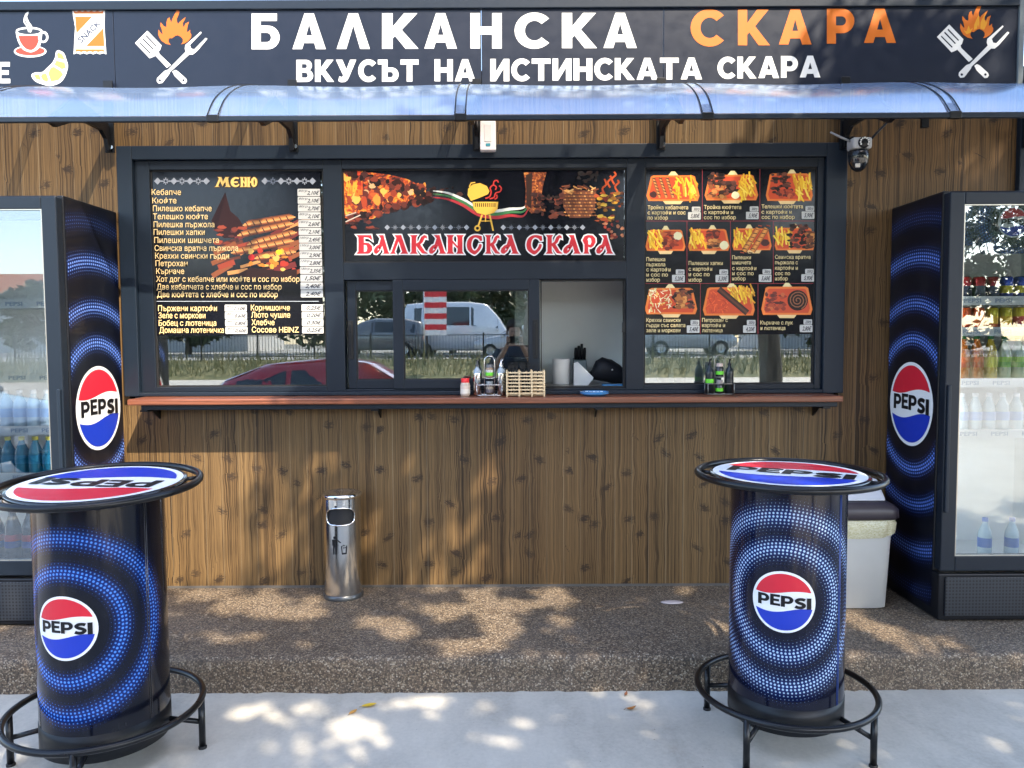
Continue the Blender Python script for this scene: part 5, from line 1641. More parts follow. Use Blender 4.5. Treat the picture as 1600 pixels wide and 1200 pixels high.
# ------------------------------------------------------------------ inside the hatch
WKZ = 1.2955
IY = YW + .36
def ipx(u): return U(u, 590, IY)[0]
IZ = WKZ
t = thing('paper_roll', 'thick white paper towel roll standing inside the open hatch', 'paper roll', (ipx(877), IY, IZ))
m = MB().lathe(ipx(877), IY, [(.018, IZ + .13), (.018, IZ), (.052, IZ), (.055, IZ + .004), (.055, IZ + .152), (.052, IZ + .156), (.018, IZ + .156)], flat((.78, .78, .76), .8), 36)
m.build('roll', t)
t = thing('napkin_holder', 'pale wedge of folded napkins leaning inside the hatch before the knife block', 'napkins', (ipx(912), IY - .06, IZ))
xn = ipx(895)
m = MB()
for k in range(5):
    y = IY - .09 + k * .008
    m.extrude([[(xn, IZ), (xn + .085, IZ), (xn + .118, IZ + .045 - k * .004), (xn + .022, IZ + .140 - k * .006), (xn, IZ + .132)]], lambda a, b, d, y=y: (a, y + d, b), .005, flat((.72, .74, .74), .7))
m.build('napkins', t)
xk = ipx(907)
t = thing('knife_block', 'grey knife block with black handled knives inside the hatch', 'knife block', (xk, IY + .03, IZ))
m = MB().hexa([(xk - .045, IY, IZ), (xk + .045, IY, IZ), (xk + .045, IY + .1, IZ), (xk - .045, IY + .1, IZ)],
              [(xk - .04, IY + .02, IZ + .145), (xk + .04, IY + .02, IZ + .145), (xk + .04, IY + .10, IZ + .16), (xk - .04, IY + .10, IZ + .16)], flat((.10, .14, .15), .45))
m.build('block', t, .006)
for k in range(4):
    x = xk - .026 + k * .018
    m = MB().tube([(x, IY + .05, IZ + .15), (x + .001, IY + .048, IZ + .19 + .012 * (k % 2)), (x + .002, IY + .045, IZ + .222 + .012 * (k % 3))], [.009, .010, .008], M_BLACK, 8)
    m.build('knife_handle', t)
xh = ipx(950)
t = thing('fabric_bag', 'black rounded fabric bag with a pale badge lying inside the hatch at right', 'bag', (xh, IY - .02, IZ))
m = MB()
rings_ = []
sec = [(-.125, .045, .015, .012), (-.10, .058, .03, .03), (-.075, .085, .062, .05), (-.04, .092, .072, .06), (.02, .078, .07, .06), (.07, .062, .058, .05), (.10, .045, .04, .035), (.112, .035, .02, .02)]
n = 18
vs = []
for dx, zc_, hz, hy in sec:
    for k in range(n):
        a = 2 * PI * k / n
        vs.append((xh + dx, IY - .02 + hy * math.cos(a), max(IZ + .001, IZ + zc_ + hz * math.sin(a) + .004 * math.sin(5 * a + dx * 40))))
fs = [(i * n + k, i * n + (k + 1) % n, (i + 1) * n + (k + 1) % n, (i + 1) * n + k) for i in range(len(sec) - 1) for k in range(n)]
m.add(vs, fs + [tuple(range(n))[::-1], tuple(range((len(sec) - 1) * n, len(sec) * n))], flat((.008, .009, .013), .55), True)
m.build('body', t)
m = MB().tube([(xh - .105, IY - .02, IZ + .06), (xh - .125, IY - .04, IZ + .075), (xh - .14, IY - .05, IZ + .05), (xh - .12, IY - .05, IZ + .03)], .006, M_BLACK, 6)
m.build('strap', t)
m = MB().lathe(xh + .015, IY - .082, [(0, IZ + .085), (.007, IZ + .090), (0, IZ + .097)], M_PLAST, 10)
m.build('badge', t)
t = thing('food_tub_lid', 'flat blue plastic tray at the right end of the inside worktop', 'tray', (ipx(955), YW + .16, IZ))
m = MB().box(ipx(935), ipx(973), YW + .125, YW + .19, IZ, IZ + .012, flat((.05, .22, .45), .4))
m.build('tray', t, .003)
# till on the worktop behind the front sash
xt_ = ipx(810)
t = thing('cash_register', 'dark cash register standing on the worktop behind the sliding window', 'cash register', (xt_, IY, IZ))
m = MB().hexa([(xt_ - .13, IY - .1, IZ), (xt_ + .13, IY - .1, IZ), (xt_ + .13, IY + .12, IZ), (xt_ - .13, IY + .12, IZ)],
              [(xt_ - .12, IY - .06, IZ + .10), (xt_ + .12, IY - .06, IZ + .10), (xt_ + .12, IY + .12, IZ + .16), (xt_ - .12, IY + .12, IZ + .16)], flat((.02, .024, .03), .4))
m.build('body', t, .01)
m = MB().box(xt_ - .07, xt_ + .07, IY + .06, IY + .075, IZ + .165, IZ + .24, M_BLACK)
m.build('display', t, .006)
# stools and boxes behind the right window
for k, (u, h_, c, lb) in enumerate(((1036, .18, (.55, .6, .58), 'pale plastic tub behind the right window under the paper notice'), (1062, .14, (.6, .64, .62), 'small pale plastic tub behind the right window beside the dark cruet stand'))):
    x = ipx(u)
    t = thing('plastic_tub', lb, 'tub', (x, IY, IZ))
    m = MB().lathe(x, IY, [(0, IZ), (.032, IZ), (.042, IZ + h_), (.045, IZ + h_), (.045, IZ + h_ + .006), (.038, IZ + h_ + .006), (.03, IZ + .01), (0, IZ + .01)], flat(c, .4), 24)
    m.build('tub', t)

# ------------------------------------------------------------------ security camera, sensor box
def P3(u, v, Y): x, z = U(u, v, Y); return (x, Y, z)
sc0 = P3(1342, 225, 4.25)
t = thing('security_camera', 'black and white security camera with two aerials right of the window wall', 'security camera', sc0)
x, y, z = sc0
m = MB().tube([(x - .02, YW - .002, z + .03), (x - .02, y + .03, z + .035)], .016, M_BLACK, 12)
m.box(x - .05, x + .01, YW - .016, YW - .002, z + .0, z + .065, M_BLACK)
m.build('mount', t, .003)
m = MB().box(x - .052, x + .052, y - .05, y + .04, z - .034, z + .026, flat((.42, .43, .44), .35))
m.build('housing', t, .012)
m = MB().lathe(0, 0, [(0, .0), (.026, 0), (.030, .006), (.030, .010)], M_BLACK, 24)
for i, v in enumerate(m.v): m.v[i] = (x + .004 + v[0], y - .060 + v[2], z - .004 + v[1])
m.build('lens', t)
m = MB()
for k in range(9):
    a = R(-30 + k * 30)
    m.tube([(x + .004 + .022 * math.cos(a), y - .0605, z - .004 + .022 * math.sin(a)), (x + .004 + .022 * math.cos(a), y - .0632, z - .004 + .022 * math.sin(a))], .0045, flat((.75, .75, .72), .3), 8)
m.build('led_ring', t)
m = MB()
prof = [(.052, z - .036), (.054, z - .07), (.048, z - .105), (.034, z - .132), (.014, z - .146), (0, z - .148)]
m.lathe(x, y, [(0, z - .0345), (.045, z - .0345)] + prof, flat((.012, .014, .018), .12, 0, .6), 32)
m.build('dome', t)
m = MB().box(x - .035, x - .01, y - .046, y - .036, z - .132, z - .112, flat((.6, .55, .5), .4))
m.build('lower_lens', t, .003)
m = MB().tube([(x + .05, y - .01, z + .01), (x + .085, y - .012, z + .05), (x + .138, y - .016, z + .105)], [.006, .0065, .0055], M_BLACK, 8)
m.build('aerial', t)
m = MB().tube([(x - .05, y - .01, z + .012), (x - .10, y - .02, z + .028), (x - .165, y - .03, z + .055)], [.006, .0065, .005], flat((.25, .26, .28), .4), 8)
m.build('aerial', t)
x0, z1 = U(750, 190, 4.3)
x1, z0 = U(775, 236, 4.3)
t = thing('sensor_box', 'white sensor box hanging under the middle of the awning', 'sensor', ((x0 + x1) / 2, 4.3, z0))
MB().box(x0, x1, 4.28, 4.335, z0, z1, flat((.70, .66, .66), .4)).build('case', t, .006)
m = MB().box((x0 + x1) / 2 - .02, (x0 + x1) / 2 + .02, 4.2765, 4.2797, z0 + .045, z1 - .02, flat((.62, .58, .58), .4))
m.build('cover', t, .002)
m = MB().box((x0 + x1) / 2 - .011, (x0 + x1) / 2 + .013, 4.2765, 4.2798, z0 + .022, z0 + .036, flat((.05, .25, .32), .3))
m.build('indicator', t)
MB().box(x0 + .02, x1 - .02, 4.336, YW - .05, z1 - .06, z1 - .03, M_BLACK).build('bracket', t)

# ------------------------------------------------------------------ fallen leaves
def leaf(label, x, y, z, l, rot, col, curl=.3):
    n = 7
    vs, fs = [], []
    for i in range(n):
        s = i / (n - 1)
        wd = l * .24 * math.sin(PI * min(.98, s * .92 + .06)) ** .8
        a = (s - .5) * l
        up = curl * l * (s - .4) ** 2 + .003
        for k, q in enumerate((-1, 0, 1)):
            xx, yy = a, q * wd
            vs.append((x + xx * math.cos(rot) - yy * math.sin(rot), y + xx * math.sin(rot) + yy * math.cos(rot), z + up + abs(q) * wd * .35))
    for i in range(n - 1):
        for k in range(2):
            fs.append((i * 3 + k, i * 3 + k + 1, i * 3 + k + 4, i * 3 + k + 3))
    m = MB().add(vs, fs, flat(col, .6, var=.2), True)
    m.tube([(x - l * .5 * math.cos(rot), y - l * .5 * math.sin(rot), z + .003 + curl * l * .16), (x - l * .72 * math.cos(rot), y - l * .72 * math.sin(rot), z + .004)], .0012, flat((.2, .12, .04), .6), 5)
    o = m.build('fallen_leaf', auto=False)
    tag(o, label, 'leaf')
def GP(u, v, z=.004):
    X, V = u - 800, 600 - v
    x, y = X + ROLL * V, V - ROLL * X
    d = (x / F, math.cos(PITCH) + math.sin(PITCH) * y / F, -math.sin(PITCH) + math.cos(PITCH) * y / F)
    t = (z - CAMH) / d[2]
    return d[0] * t, d[1] * t
leaf('yellow fallen leaf lying on the concrete in front of the step', *GP(577, 1104), .004, .062, .3, (.62, .40, .03))
leaf('small tan fallen leaf beside the yellow one on the concrete', *GP(552, 1114), .004, .045, 1.0, (.50, .26, .06))
leaf('curled rust brown fallen leaf on the concrete by the right bar table', *GP(986, 1109), .004, .045, .2, (.32, .13, .03), .8)
leaf('small dark brown fallen leaf against the foot of the step', *GP(978, 1086), .004, .03, 1.2, (.22, .08, .03), .8)
x, y = GP(1050, 942, ZP)
m = MB().lathe(x, y, [(0, ZP), (.055, ZP + .001), (.062, ZP + .004), (.05, ZP + .007), (0, ZP + .006)], flat((.50, .42, .40), .7), 20, True, sy=.45)
tag(m.build('flat_stone'), 'flat pale pinkish stone lying on the pebble platform', 'stone')

# ================================================================== BEHIND THE CAMERA (seen in the glass, and casting the shade)
def bark_mat():
    N = NT('bark')
    g = N.noise(N.obj((14, 14, 2.5)), 2, 6, .65, .8)
    N.set(Base_Color=N.ramp(g, [(.35, (.04, .03, .022)), (.65, (.17, .135, .10))]), Roughness=.85)
    N.bump(g, .6, .02)
    return N.mat
def leaf_mat(name, a, b):
    N = NT(name)
    gi = N.n('NewGeometry').outputs['Random Per Island']
    N.set(Base_Color=N.mix(gi, a, b), Roughness=.5)
    return N.mat
M_BARK = bark_mat()
M_LEAF = leaf_mat('tree_leaves', (.035, .075, .015), (.09, .13, .03))
M_LEAF2 = leaf_mat('hedge_leaves', (.03, .06, .018), (.10, .12, .04))
# gaps in the crowns, listed by where their sun patches fall on the paving: pixel of the photograph, half sizes
def _Z(sx, ox, oy, L): return [(ox + a * sx, oy + b * sx, c * sx, d * sx) for a, b, c, d in L]
GAPS = _Z(.5375, 240, 840, [(150, 165, 60, 10), (330, 180, 50, 22), (360, 215, 130, 16), (190, 290, 45, 18), (275, 290, 45, 12), (430, 310, 30, 10), (620, 238, 32, 12), (700, 250, 45, 20), (720, 275, 60, 18), (850, 215, 60, 22),
  (940, 160, 50, 12), (1000, 200, 100, 22), (1010, 260, 60, 40), (900, 305, 120, 10), (880, 338, 90, 12), (1000, 310, 40, 18), (1150, 155, 50, 10), (1170, 190, 60, 12), (1180, 250, 30, 14), (1110, 340, 60, 8), (1400, 192, 28, 8), (1550, 150, 30, 14), (1360, 215, 25, 10),
  (250, 515, 40, 18), (310, 500, 45, 18), (375, 530, 30, 14), (430, 495, 30, 10), (590, 555, 80, 26), (690, 495, 30, 12), (800, 480, 80, 18), (960, 495, 35, 16), (815, 530, 25, 10), (430, 612, 32, 18), (610, 625, 25, 12), (660, 600, 20, 8), (940, 585, 40, 12),
  (1000, 585, 25, 12), (1075, 547, 32, 14), (1050, 605, 25, 14), (1190, 525, 25, 10), (1440, 580, 28, 16), (1225, 655, 40, 14), (1450, 530, 20, 8), (70, 655, 25, 12)])
GAPS += _Z(.4167, 1060, 700, [(660, 620, 40, 15), (690, 660, 60, 12), (940, 730, 110, 22), (900, 765, 60, 10), (790, 690, 60, 15), (140, 675, 40, 14), (680, 770, 60, 10), (1100, 760, 40, 8), (1180, 1130, 70, 25), (760, 1060, 40, 12)])
GAPS += _Z(.4167, 0, 700, [(840, 715, 60, 18), (930, 712, 50, 12), (870, 575, 60, 14), (720, 555, 60, 10), (810, 615, 50, 12), (900, 1000, 60, 20), (60, 1140, 60, 20), (700, 700, 30, 12)])
CELL = 5
OPEN = set()
for gx0_, gy0_, ga, gb in GAPS:
    ga, gb = ga * 1.1 + 5, gb * 1.12 + 4
    for i in range(int((gx0_ - ga) / CELL) - 1, int((gx0_ + ga) / CELL) + 2):
        for j in range(int((gy0_ - gb) / CELL) - 1, int((gy0_ + gb) / CELL) + 2):
            if ((i + .5) * CELL - gx0_) ** 2 / ga ** 2 + ((j + .5) * CELL - gy0_) ** 2 / gb ** 2 < 1:
                OPEN.add((i, j))
CP, SP = math.cos(PITCH), math.sin(PITCH)
def in_gap(p):
    t = (p.z - ZP) / SUN.z
    x, y, z = p.x - SUN.x * t, p.y - SUN.y * t, ZP
    if y > YW:                                          # a thinner crown where the low sun band on the wall comes through
        t = (p.y - YW) / SUN.y
        wx_, wz_ = p.x - SUN.x * t, p.z - SUN.z * t
        if ZP < wz_ < .95 and -2.2 < wx_ < -.15 + .45 * (wz_ - .55):
            return (hash((round(p.x * 9), round(p.z * 9))) % 100) < 62
        return False
    if y < YP:
        t = p.z / SUN.z
        x, y, z = p.x - SUN.x * t, p.y - SUN.y * t, 0
    if y < 1.5: return False
    h = z - CAMH
    d = CP * y - SP * h
    X, V = F * x / d, F * (SP * y + CP * h) / d
    return (int((800 + X - ROLL * V) // CELL), int((600 - ROLL * X - V) // CELL)) in OPEN
def leaf_cloud(rg, clumps, per, size, mat):
    vs, fs = [], []
    for (cx, cy, cz, r) in clumps:
        for _ in range(per):
            while True:
                p = Vector((rg.uniform(-1, 1), rg.uniform(-1, 1), rg.uniform(-1, 1)))
                if p.length < 1: break
            p = Vector((cx, cy, cz)) + Vector((p.x * r, p.y * r, p.z * r * .7))
            if in_gap(p): continue
            nrm = Vector((rg.gauss(0, .9), rg.gauss(0, .9), .8)).normalized()
            t = nrm.orthogonal().normalized()
            t = (Matrix.Rotation(rg.uniform(0, 2 * PI), 3, nrm) @ t)
            b = nrm.cross(t)
            l = size * rg.uniform(.7, 1.35)
            k = len(vs)
            vs += [p - t * l * .5, p + b * l * .22, p + t * l * .5 - nrm * l * .12, p - b * l * .22]
            fs.append((k, k + 1, k + 2, k + 3))
    m = MB()
    m.add(vs, fs, mat)
    return m
def tree(label, x, y, cz, cr, trunk_h, nclump, per, size, seed, group=None, rt=.14, mat=None, squash=.55, extra=()):
    rg = random.Random(seed)
    t = thing('shade_tree', label, 'tree', (x, y, 0), group)
    m = MB()
    top = Vector((x + rg.uniform(-.3, .3), y + rg.uniform(-.2, .2), trunk_h))
    m.tube(smooth([(x, y, -.05), (x + .05, y, trunk_h * .4), tuple(top)], 5), [rt * (1.25 - .5 * i / 10) for i in range(11)], M_BARK, 12)
    clumps = []
    for k in range(nclump):
        while True:
            p = Vector((rg.uniform(-1, 1), rg.uniform(-1, 1), rg.uniform(-1, 1)))
            if p.length < 1: break
        clumps.append((x + p.x * cr, y + p.y * cr, cz + p.z * cr * squash, cr * rg.uniform(.14, .25)))
    clumps += list(extra)
    for c in clumps[::6]:
        e = Vector(c[:3])
        mid = top.lerp(e, .5) + Vector((0, 0, .25))
        m.tube(smooth([tuple(top), tuple(mid), tuple(e)], 3), [rt * .42, rt * .34, rt * .27, rt * .2, rt * .14, rt * .09, rt * .05], M_BARK, 6)
    m.build('trunk', t)
    leaf_cloud(rg, clumps, per, size, mat or M_LEAF).build('crown', t, auto=False)
    return t
tree('broad shade tree rooted beside the paving behind the right bar table', 3.3, -1.3, 5.3, 3.1, 3.0, 88, 430, .15, 1, squash=.58, extra=((3.0, -.55, 5.2, .75), (2.5, -.3, 5.0, .7), (2.6, .5, 5.2, .75), (3.3, -.2, 5.6, .7), (2.9, .9, 5.5, .7), (2.0, -.6, 5.2, .6)))
tree('leaning shade tree rooted in the paving behind the photographer', .2, -3.4, 5.3, 3.1, 3.0, 80, 430, .15, 2, squash=.58)
tree('tall shade tree at the far right edge of the paving', 7.2, -1.2, 5.4, 3.1, 3.0, 78, 400, .15, 3, squash=.6)
tree('slim leaning shade tree beside the paving right of the kiosk', 5.4, 1.2, 6.9, 2.3, 4.4, 52, 330, .14, 8, squash=.6, rt=.11)
tree('spreading shade tree rooted in the yard beyond the red car', -3.4, -6.8, 6.0, 2.6, 3.6, 64, 330, .18, 4, squash=.6)

# yard trees end here; grass on the bank, fence, vehicles, hedge and houses across the road
rg = random.Random(31)
vs, fs = [], []
for k in range(5200):
    x, y = rg.uniform(-22, 22), rg.uniform(-24.6, -22)
    z0 = .70 * min(1, max(0, (-21.6 - y) / 2.6))
    h = rg.uniform(.12, .5) if rg.random() < .8 else rg.uniform(.5, .9)
    a = rg.uniform(0, PI)
    dx, dy = .02 * math.cos(a), .02 * math.sin(a)
    lx, ly = rg.gauss(0, .12), rg.gauss(0, .1)
    b = len(vs)
    vs += [(x - dx, y - dy, z0), (x + dx, y + dy, z0), (x + lx, y + ly, z0 + h)]
    fs.append((b, b + 1, b + 2))
o = MB().add(vs, fs, leaf_mat('dry_grass_blades', (.10, .12, .03), (.36, .30, .13))).build('tall_grass', auto=False)
tag(o, 'tall dry grass growing on the bank across the yard', 'grass', kind='stuff')

def fence(x0, x1, y, z, label):
    t = thing('bar_fence', label, 'fence', ((x0 + x1) / 2, y, z))
    m = MB()
    for zz in (z + .12, z + 1.0):
        m.box(x0, x1, y - .015, y + .015, zz, zz + .035, M_BLACK)
    m.build('rail', t)
    n = int((x1 - x0) / .13)
    m = MB()
    for k in range(n):
        x = x0 + .06 + k * .13
        m.box(x - .008, x + .008, y - .0149, y + .0149, z + .05, z + .1199, M_BLACK)
        m.box(x - .008, x + .008, y - .008, y + .008, z + .1551, z + .9999, M_BLACK)
    p_ = m.build('pickets', t)
    p_['kind'] = 'stuff'
    x = x0
    while x <= x1 + .01:
        MB().box(x - .03, x + .03, y - .05, y - .0151, z - .02, z + 1.12, M_BLACK).build('post', t)
        x += 2.4
    return t
fence(-20.4, 13.2, -24.4, .70, 'low black bar fence along the top of the grass bank')

def car(name, label, cat, x, y, z, rot, col, kind, scale=1.0):
    """closed body lofted from cross-sections along the length, with glass, wheels and lamps as parts"""
    t = thing(name, label, cat)
    paint = flat(col, .22, .1, .8)
    gl = flat((.02, .025, .03), .05, 0, .5)
    if kind == 'van':
        St = [(-2.75, .80, .45, 1.0, 2.3), (-2.7, .93, .35, 1.25, 2.52), (-1.5, .97, .30, 1.35, 2.62), (.3, .97, .30, 1.35, 2.62), (1.2, .97, .30, 1.32, 2.52), (1.75, .96, .30, 1.28, 1.95), (2.2, .94, .32, 1.2, 1.26), (2.6, .88, .35, 1.02, 1.06), (2.78, .74, .45, .80, .84)]
        cab, wx_, wr_ = (-2.4, 1.95), (-1.75, 1.75), .34
    elif kind == 'suv':
        St = [(-2.2, .70, .5, .95, 1.3), (-2.1, .88, .4, 1.05, 1.62), (-1.4, .92, .35, 1.08, 1.78), (.0, .92, .35, 1.08, 1.80), (.7, .92, .35, 1.06, 1.62), (1.15, .91, .36, 1.05, 1.14), (1.9, .88, .38, 1.0, 1.03), (2.2, .74, .5, .82, .86)]
        cab, wx_, wr_ = (-2.0, 1.1), (-1.35, 1.4), .36
    else:
        St = [(-2.1, .66, .45, .82, .90), (-1.95, .82, .32, .92, 1.10), (-1.25, .86, .28, .94, 1.36), (-.3, .87, .27, .95, 1.44), (.35, .87, .27, .94, 1.36), (1.0, .87, .28, .92, .97), (1.7, .83, .30, .84, .86), (2.05, .68, .42, .66, .70)]
        cab, wx_, wr_ = (-1.85, .95), (-1.3, 1.3), .31
    def at(px_):
        for a, b in zip(St, St[1:]):
            if a[0] <= px_ <= b[0]:
                q = (px_ - a[0]) / (b[0] - a[0])
                return [a[i] + (b[i] - a[i]) * q for i in range(5)]
        return list(St[0] if px_ < St[0][0] else St[-1])
    xs = [St[0][0] + (St[-1][0] - St[0][0]) * i / 40 for i in range(41)]
    vs = []
    def sect(px_, g=0):
        _, hw, zb, zs, zr = at(px_)
        rw = hw * (.78 if kind != 'van' else .88)
        k = max(0, min(1, (zr - zs) / .3))
        rw = hw * (1 - k) * .9 + rw * k
        return [(px_, -hw * .9, zb), (px_, -hw, zb + .15), (px_, -hw - g, zs), (px_, -rw - g, zr - .07 * k - .01), (px_, -rw * .8, zr + g), (px_, rw * .8, zr + g), (px_, rw + g, zr - .07 * k - .01), (px_, hw + g, zs), (px_, hw, zb + .15), (px_, hw * .9, zb)]
    for px_ in xs: vs += sect(px_)
    n = 10
    fs = [(i * n + k, i * n + (k + 1) % n, (i + 1) * n + (k + 1) % n, (i + 1) * n + k) for i in range(40) for k in range(n)]
    fs += [tuple(range(n))[::-1], tuple(range(40 * n, 41 * n))]
    MB().add(vs, fs, paint, True).build('body', t)
    for sgn in (-1, 1):
        npan = 3 if kind != 'van' else 3
        L_ = cab[1] - cab[0] - .25
        for k in range(npan):
            a = cab[0] + .12 + L_ * k / npan + .04
            b = cab[0] + .12 + L_ * (k + 1) / npan - .04
            q = []
            for (xx, f_) in ((a, .12), (b, .12), (b, .86), (a, .86)):
                S_ = sect(xx, .006)
                lo, hi = (Vector(S_[7]), Vector(S_[6])) if sgn > 0 else (Vector(S_[2]), Vector(S_[3]))
                q.append(lo.lerp(hi, f_))
            if (q[2] - q[1]).length < .12 and (q[3] - q[0]).length < .12: continue
            MB().add(q, [(0, 1, 2, 3)], gl).build('window', t, auto=False)
    def screen(a, b):
        A_, B_ = sect(a, .008), sect(b, .008)
        q = [Vector(A_[4]) * .5 + Vector(A_[3]) * .5, Vector(A_[5]) * .5 + Vector(A_[6]) * .5, Vector(B_[5]) * .8 + Vector(B_[6]) * .2, Vector(B_[4]) * .8 + Vector(B_[3]) * .2]
        MB().add(q, [(0, 1, 2, 3)], gl).build('windscreen', t, auto=False)
    if kind == 'van': screen(2.12, 1.35)
    elif kind == 'suv': screen(1.12, .74); screen(-2.12, -1.75)
    else: screen(.97, .42); screen(-1.9, -1.35)
    for wx0 in wx_:
        for sgn in (-1, 1):
            hw = at(wx0)[1]
            m = MB().lathe(0, 0, [(wr_ * .6, -.09), (wr_ * .92, -.10), (wr_, -.07), (wr_, .07), (wr_ * .92, .10), (wr_ * .6, .09)], M_RUB, 28)
            m.v = [(wx0 + v[0], sgn * (hw - .06) + v[2], wr_ + v[1]) for v in m.v]
            wh = m.build('wheel', t)
            m = MB().lathe(0, 0, [(0, .095), (wr_ * .2, .10), (wr_ * .58, .07), (wr_ * .62, .085)], flat((.45, .46, .47), .3, .8), 20)
            m.v = [(wx0 + v[0], sgn * (hw - .06 + v[2]), wr_ + v[1]) for v in m.v]
            m.build('rim', wh)
    xe0, xe1 = St[0][0], St[-1][0]
    for sgn in (-1, 1):
        zr_ = at(xe0 + .08)[3]
        hw = at(xe0 + .08)[1]
        MB().box(xe0 - .01, xe0 + .14, sgn * hw * .72 - .10, sgn * hw * .72 + .10, zr_ - .22, zr_ - .06, flat((.45, .01, .01), .2, 0, .6)).build('tail_lamp', t, .02)
        hw = at(xe1 - .08)[1]
        MB().box(xe1 - .16, xe1 - .0, sgn * hw * .72 - .12, sgn * hw * .72 + .12, at(xe1 - .08)[3] - .2, at(xe1 - .08)[3] - .06, flat((.75, .77, .78), .1, 0, .6)).build('headlight', t, .02)
        m = MB().box(cab[1] - .25, cab[1] - .12, sgn * at(cab[1])[1] + sgn * .02 - .06, sgn * at(cab[1])[1] + sgn * .02 + .06, at(cab[1])[3] - .02, at(cab[1])[3] + .11, paint)
        m.build('mirror', t, .02)
    t.location = (x, y, z)
    t.rotation_euler = (0, 0, rot)
    t.scale = (scale,) * 3
    return t
car('parked_car', 'glossy red hatchback parked in the yard and mirrored low in the windows', 'car', -2.4, -2.9, 0, R(-4), (.42, .012, .02), 'hatch', .9)
car('parked_car', 'dark blue grey estate car parked in the yard and mirrored in the left fridge', 'car', -7.0, -.85, 0, R(3), (.06, .085, .12), 'hatch')
car('parked_car', 'grey off-road car parked behind the fence at the top of the bank', 'car', -6.2, -27.5, .70, R(182), (.13, .14, .15), 'suv')
car('delivery_van', 'white high roofed van parked behind the fence at the top of the bank', 'van', -2.4, -29.6, .70, R(2), (.75, .76, .77), 'van')
car('parked_car', 'pale silver hatchback parked before the white van on the bank road', 'car', .3, -27.2, .70, R(178), (.55, .57, .58), 'hatch')
car('parked_car', 'silver grey estate car parked at the right end of the bank road', 'car', 8.2, -28.0, .70, R(0), (.35, .37, .38), 'suv')

# red and white advertising flag
t = thing('feather_flag', 'tall red and white striped flag on a pole on the grass bank', 'flag', (-3.6, -23.4, .45))
m = MB().tube([(-3.6, -23.4, .3), (-3.6, -23.4, 3.6)], .025, M_STEEL, 8)
m.build('pole', t)
m = MB()
for k in range(8):
    z = 1.7 + k * .225
    vs = [(-3.57 + .9 * q / 6, -23.4 + .06 * math.sin(q * 1.3 + k * .4), z + dz) for dz in (0, .225) for q in range(7)]
    m.add(vs, [(q, q + 1, q + 8, q + 7) for q in range(6)], flat((.60, .02, .03) if k % 2 else (.75, .72, .72), .6))
m.build('cloth', t)

# trees and hedges beyond the road
rg = random.Random(77)
for k, (x, y, h) in enumerate(((-27, -38, 4.6), (-19, -37, 5.0), (-10.5, -39, 9.5), (-3.5, -37.5, 8.5), (4, -38.5, 9.5), (11.5, -37, 8.5), (19.5, -39, 9.5), (28, -37.5, 9))):
    names = ('broad green tree beyond the road behind the grey off-road car', 'low green tree beyond the road left of the flag', 'tall green tree beyond the road behind the flag', 'round green tree beyond the road behind the white van',
             'tall green tree beyond the road right of the silver hatchback', 'round green tree beyond the road behind the silver estate car', 'tall dark tree far right beyond the road', 'last green tree at the far right end of the road')
    tree(names[k], x, y, h * .5 + .7, h * .58, h * .3 + .7, 60, 75, .55, 100 + k, 'trees beyond the road', .2, M_LEAF2, .8)
def house(label, x, y, w_, d, h, col, roof):
    t = thing('far_house', label, 'house', (x, y, .7))
    MB().box(x - w_ / 2, x + w_ / 2, y - d / 2, y + d / 2, .7, .7 + h, flat(col, .8)).build('wall', t)
    m = MB().hexa([(x - w_ / 2 - .4, y - d / 2 - .4, .7 + h), (x + w_ / 2 + .4, y - d / 2 - .4, .7 + h), (x + w_ / 2 + .4, y + d / 2 + .4, .7 + h), (x - w_ / 2 - .4, y + d / 2 + .4, .7 + h)],
                  [(x - w_ / 2 + 1.5, y - .1, 2.4 + h), (x + w_ / 2 - 1.5, y - .1, 2.4 + h), (x + w_ / 2 - 1.5, y + .1, 2.4 + h), (x - w_ / 2 + 1.5, y + .1, 2.4 + h)], flat(roof, .8))
    m.build('roof', t)
    n = max(2, int(w_ / 3))
    for i in range(n):
        for fl in range(max(1, int(h / 2.9))):
            xx = x - w_ / 2 + w_ * (i + .5) / n
            f_ = MB()
            fr(f_, xx - .6, xx + .6, .7 + 1.0 + fl * 2.9, .7 + 2.3 + fl * 2.9, y + d / 2 + .002, y + d / 2 + .06, (.08,) * 4, M_WHITE)
            wn = f_.build('window', t)
            MB().box(xx - .52, xx + .52, y + d / 2 + .004, y + d / 2 + .02, .7 + 1.08 + fl * 2.9, .7 + 2.22 + fl * 2.9, flat((.03, .04, .05), .08)).build('pane', wn)
house('long pale building with an orange roof beyond the road at left', -30, -52, 22, 9, 4.2, (.62, .60, .56), (.42, .14, .06))
house('cream two storey house beyond the trees behind the van', 2, -56, 12, 9, 6, (.62, .56, .46), (.34, .12, .07))
house('white house beyond the trees at far right', 26, -54, 13, 9, 6, (.68, .67, .64), (.30, .12, .08))

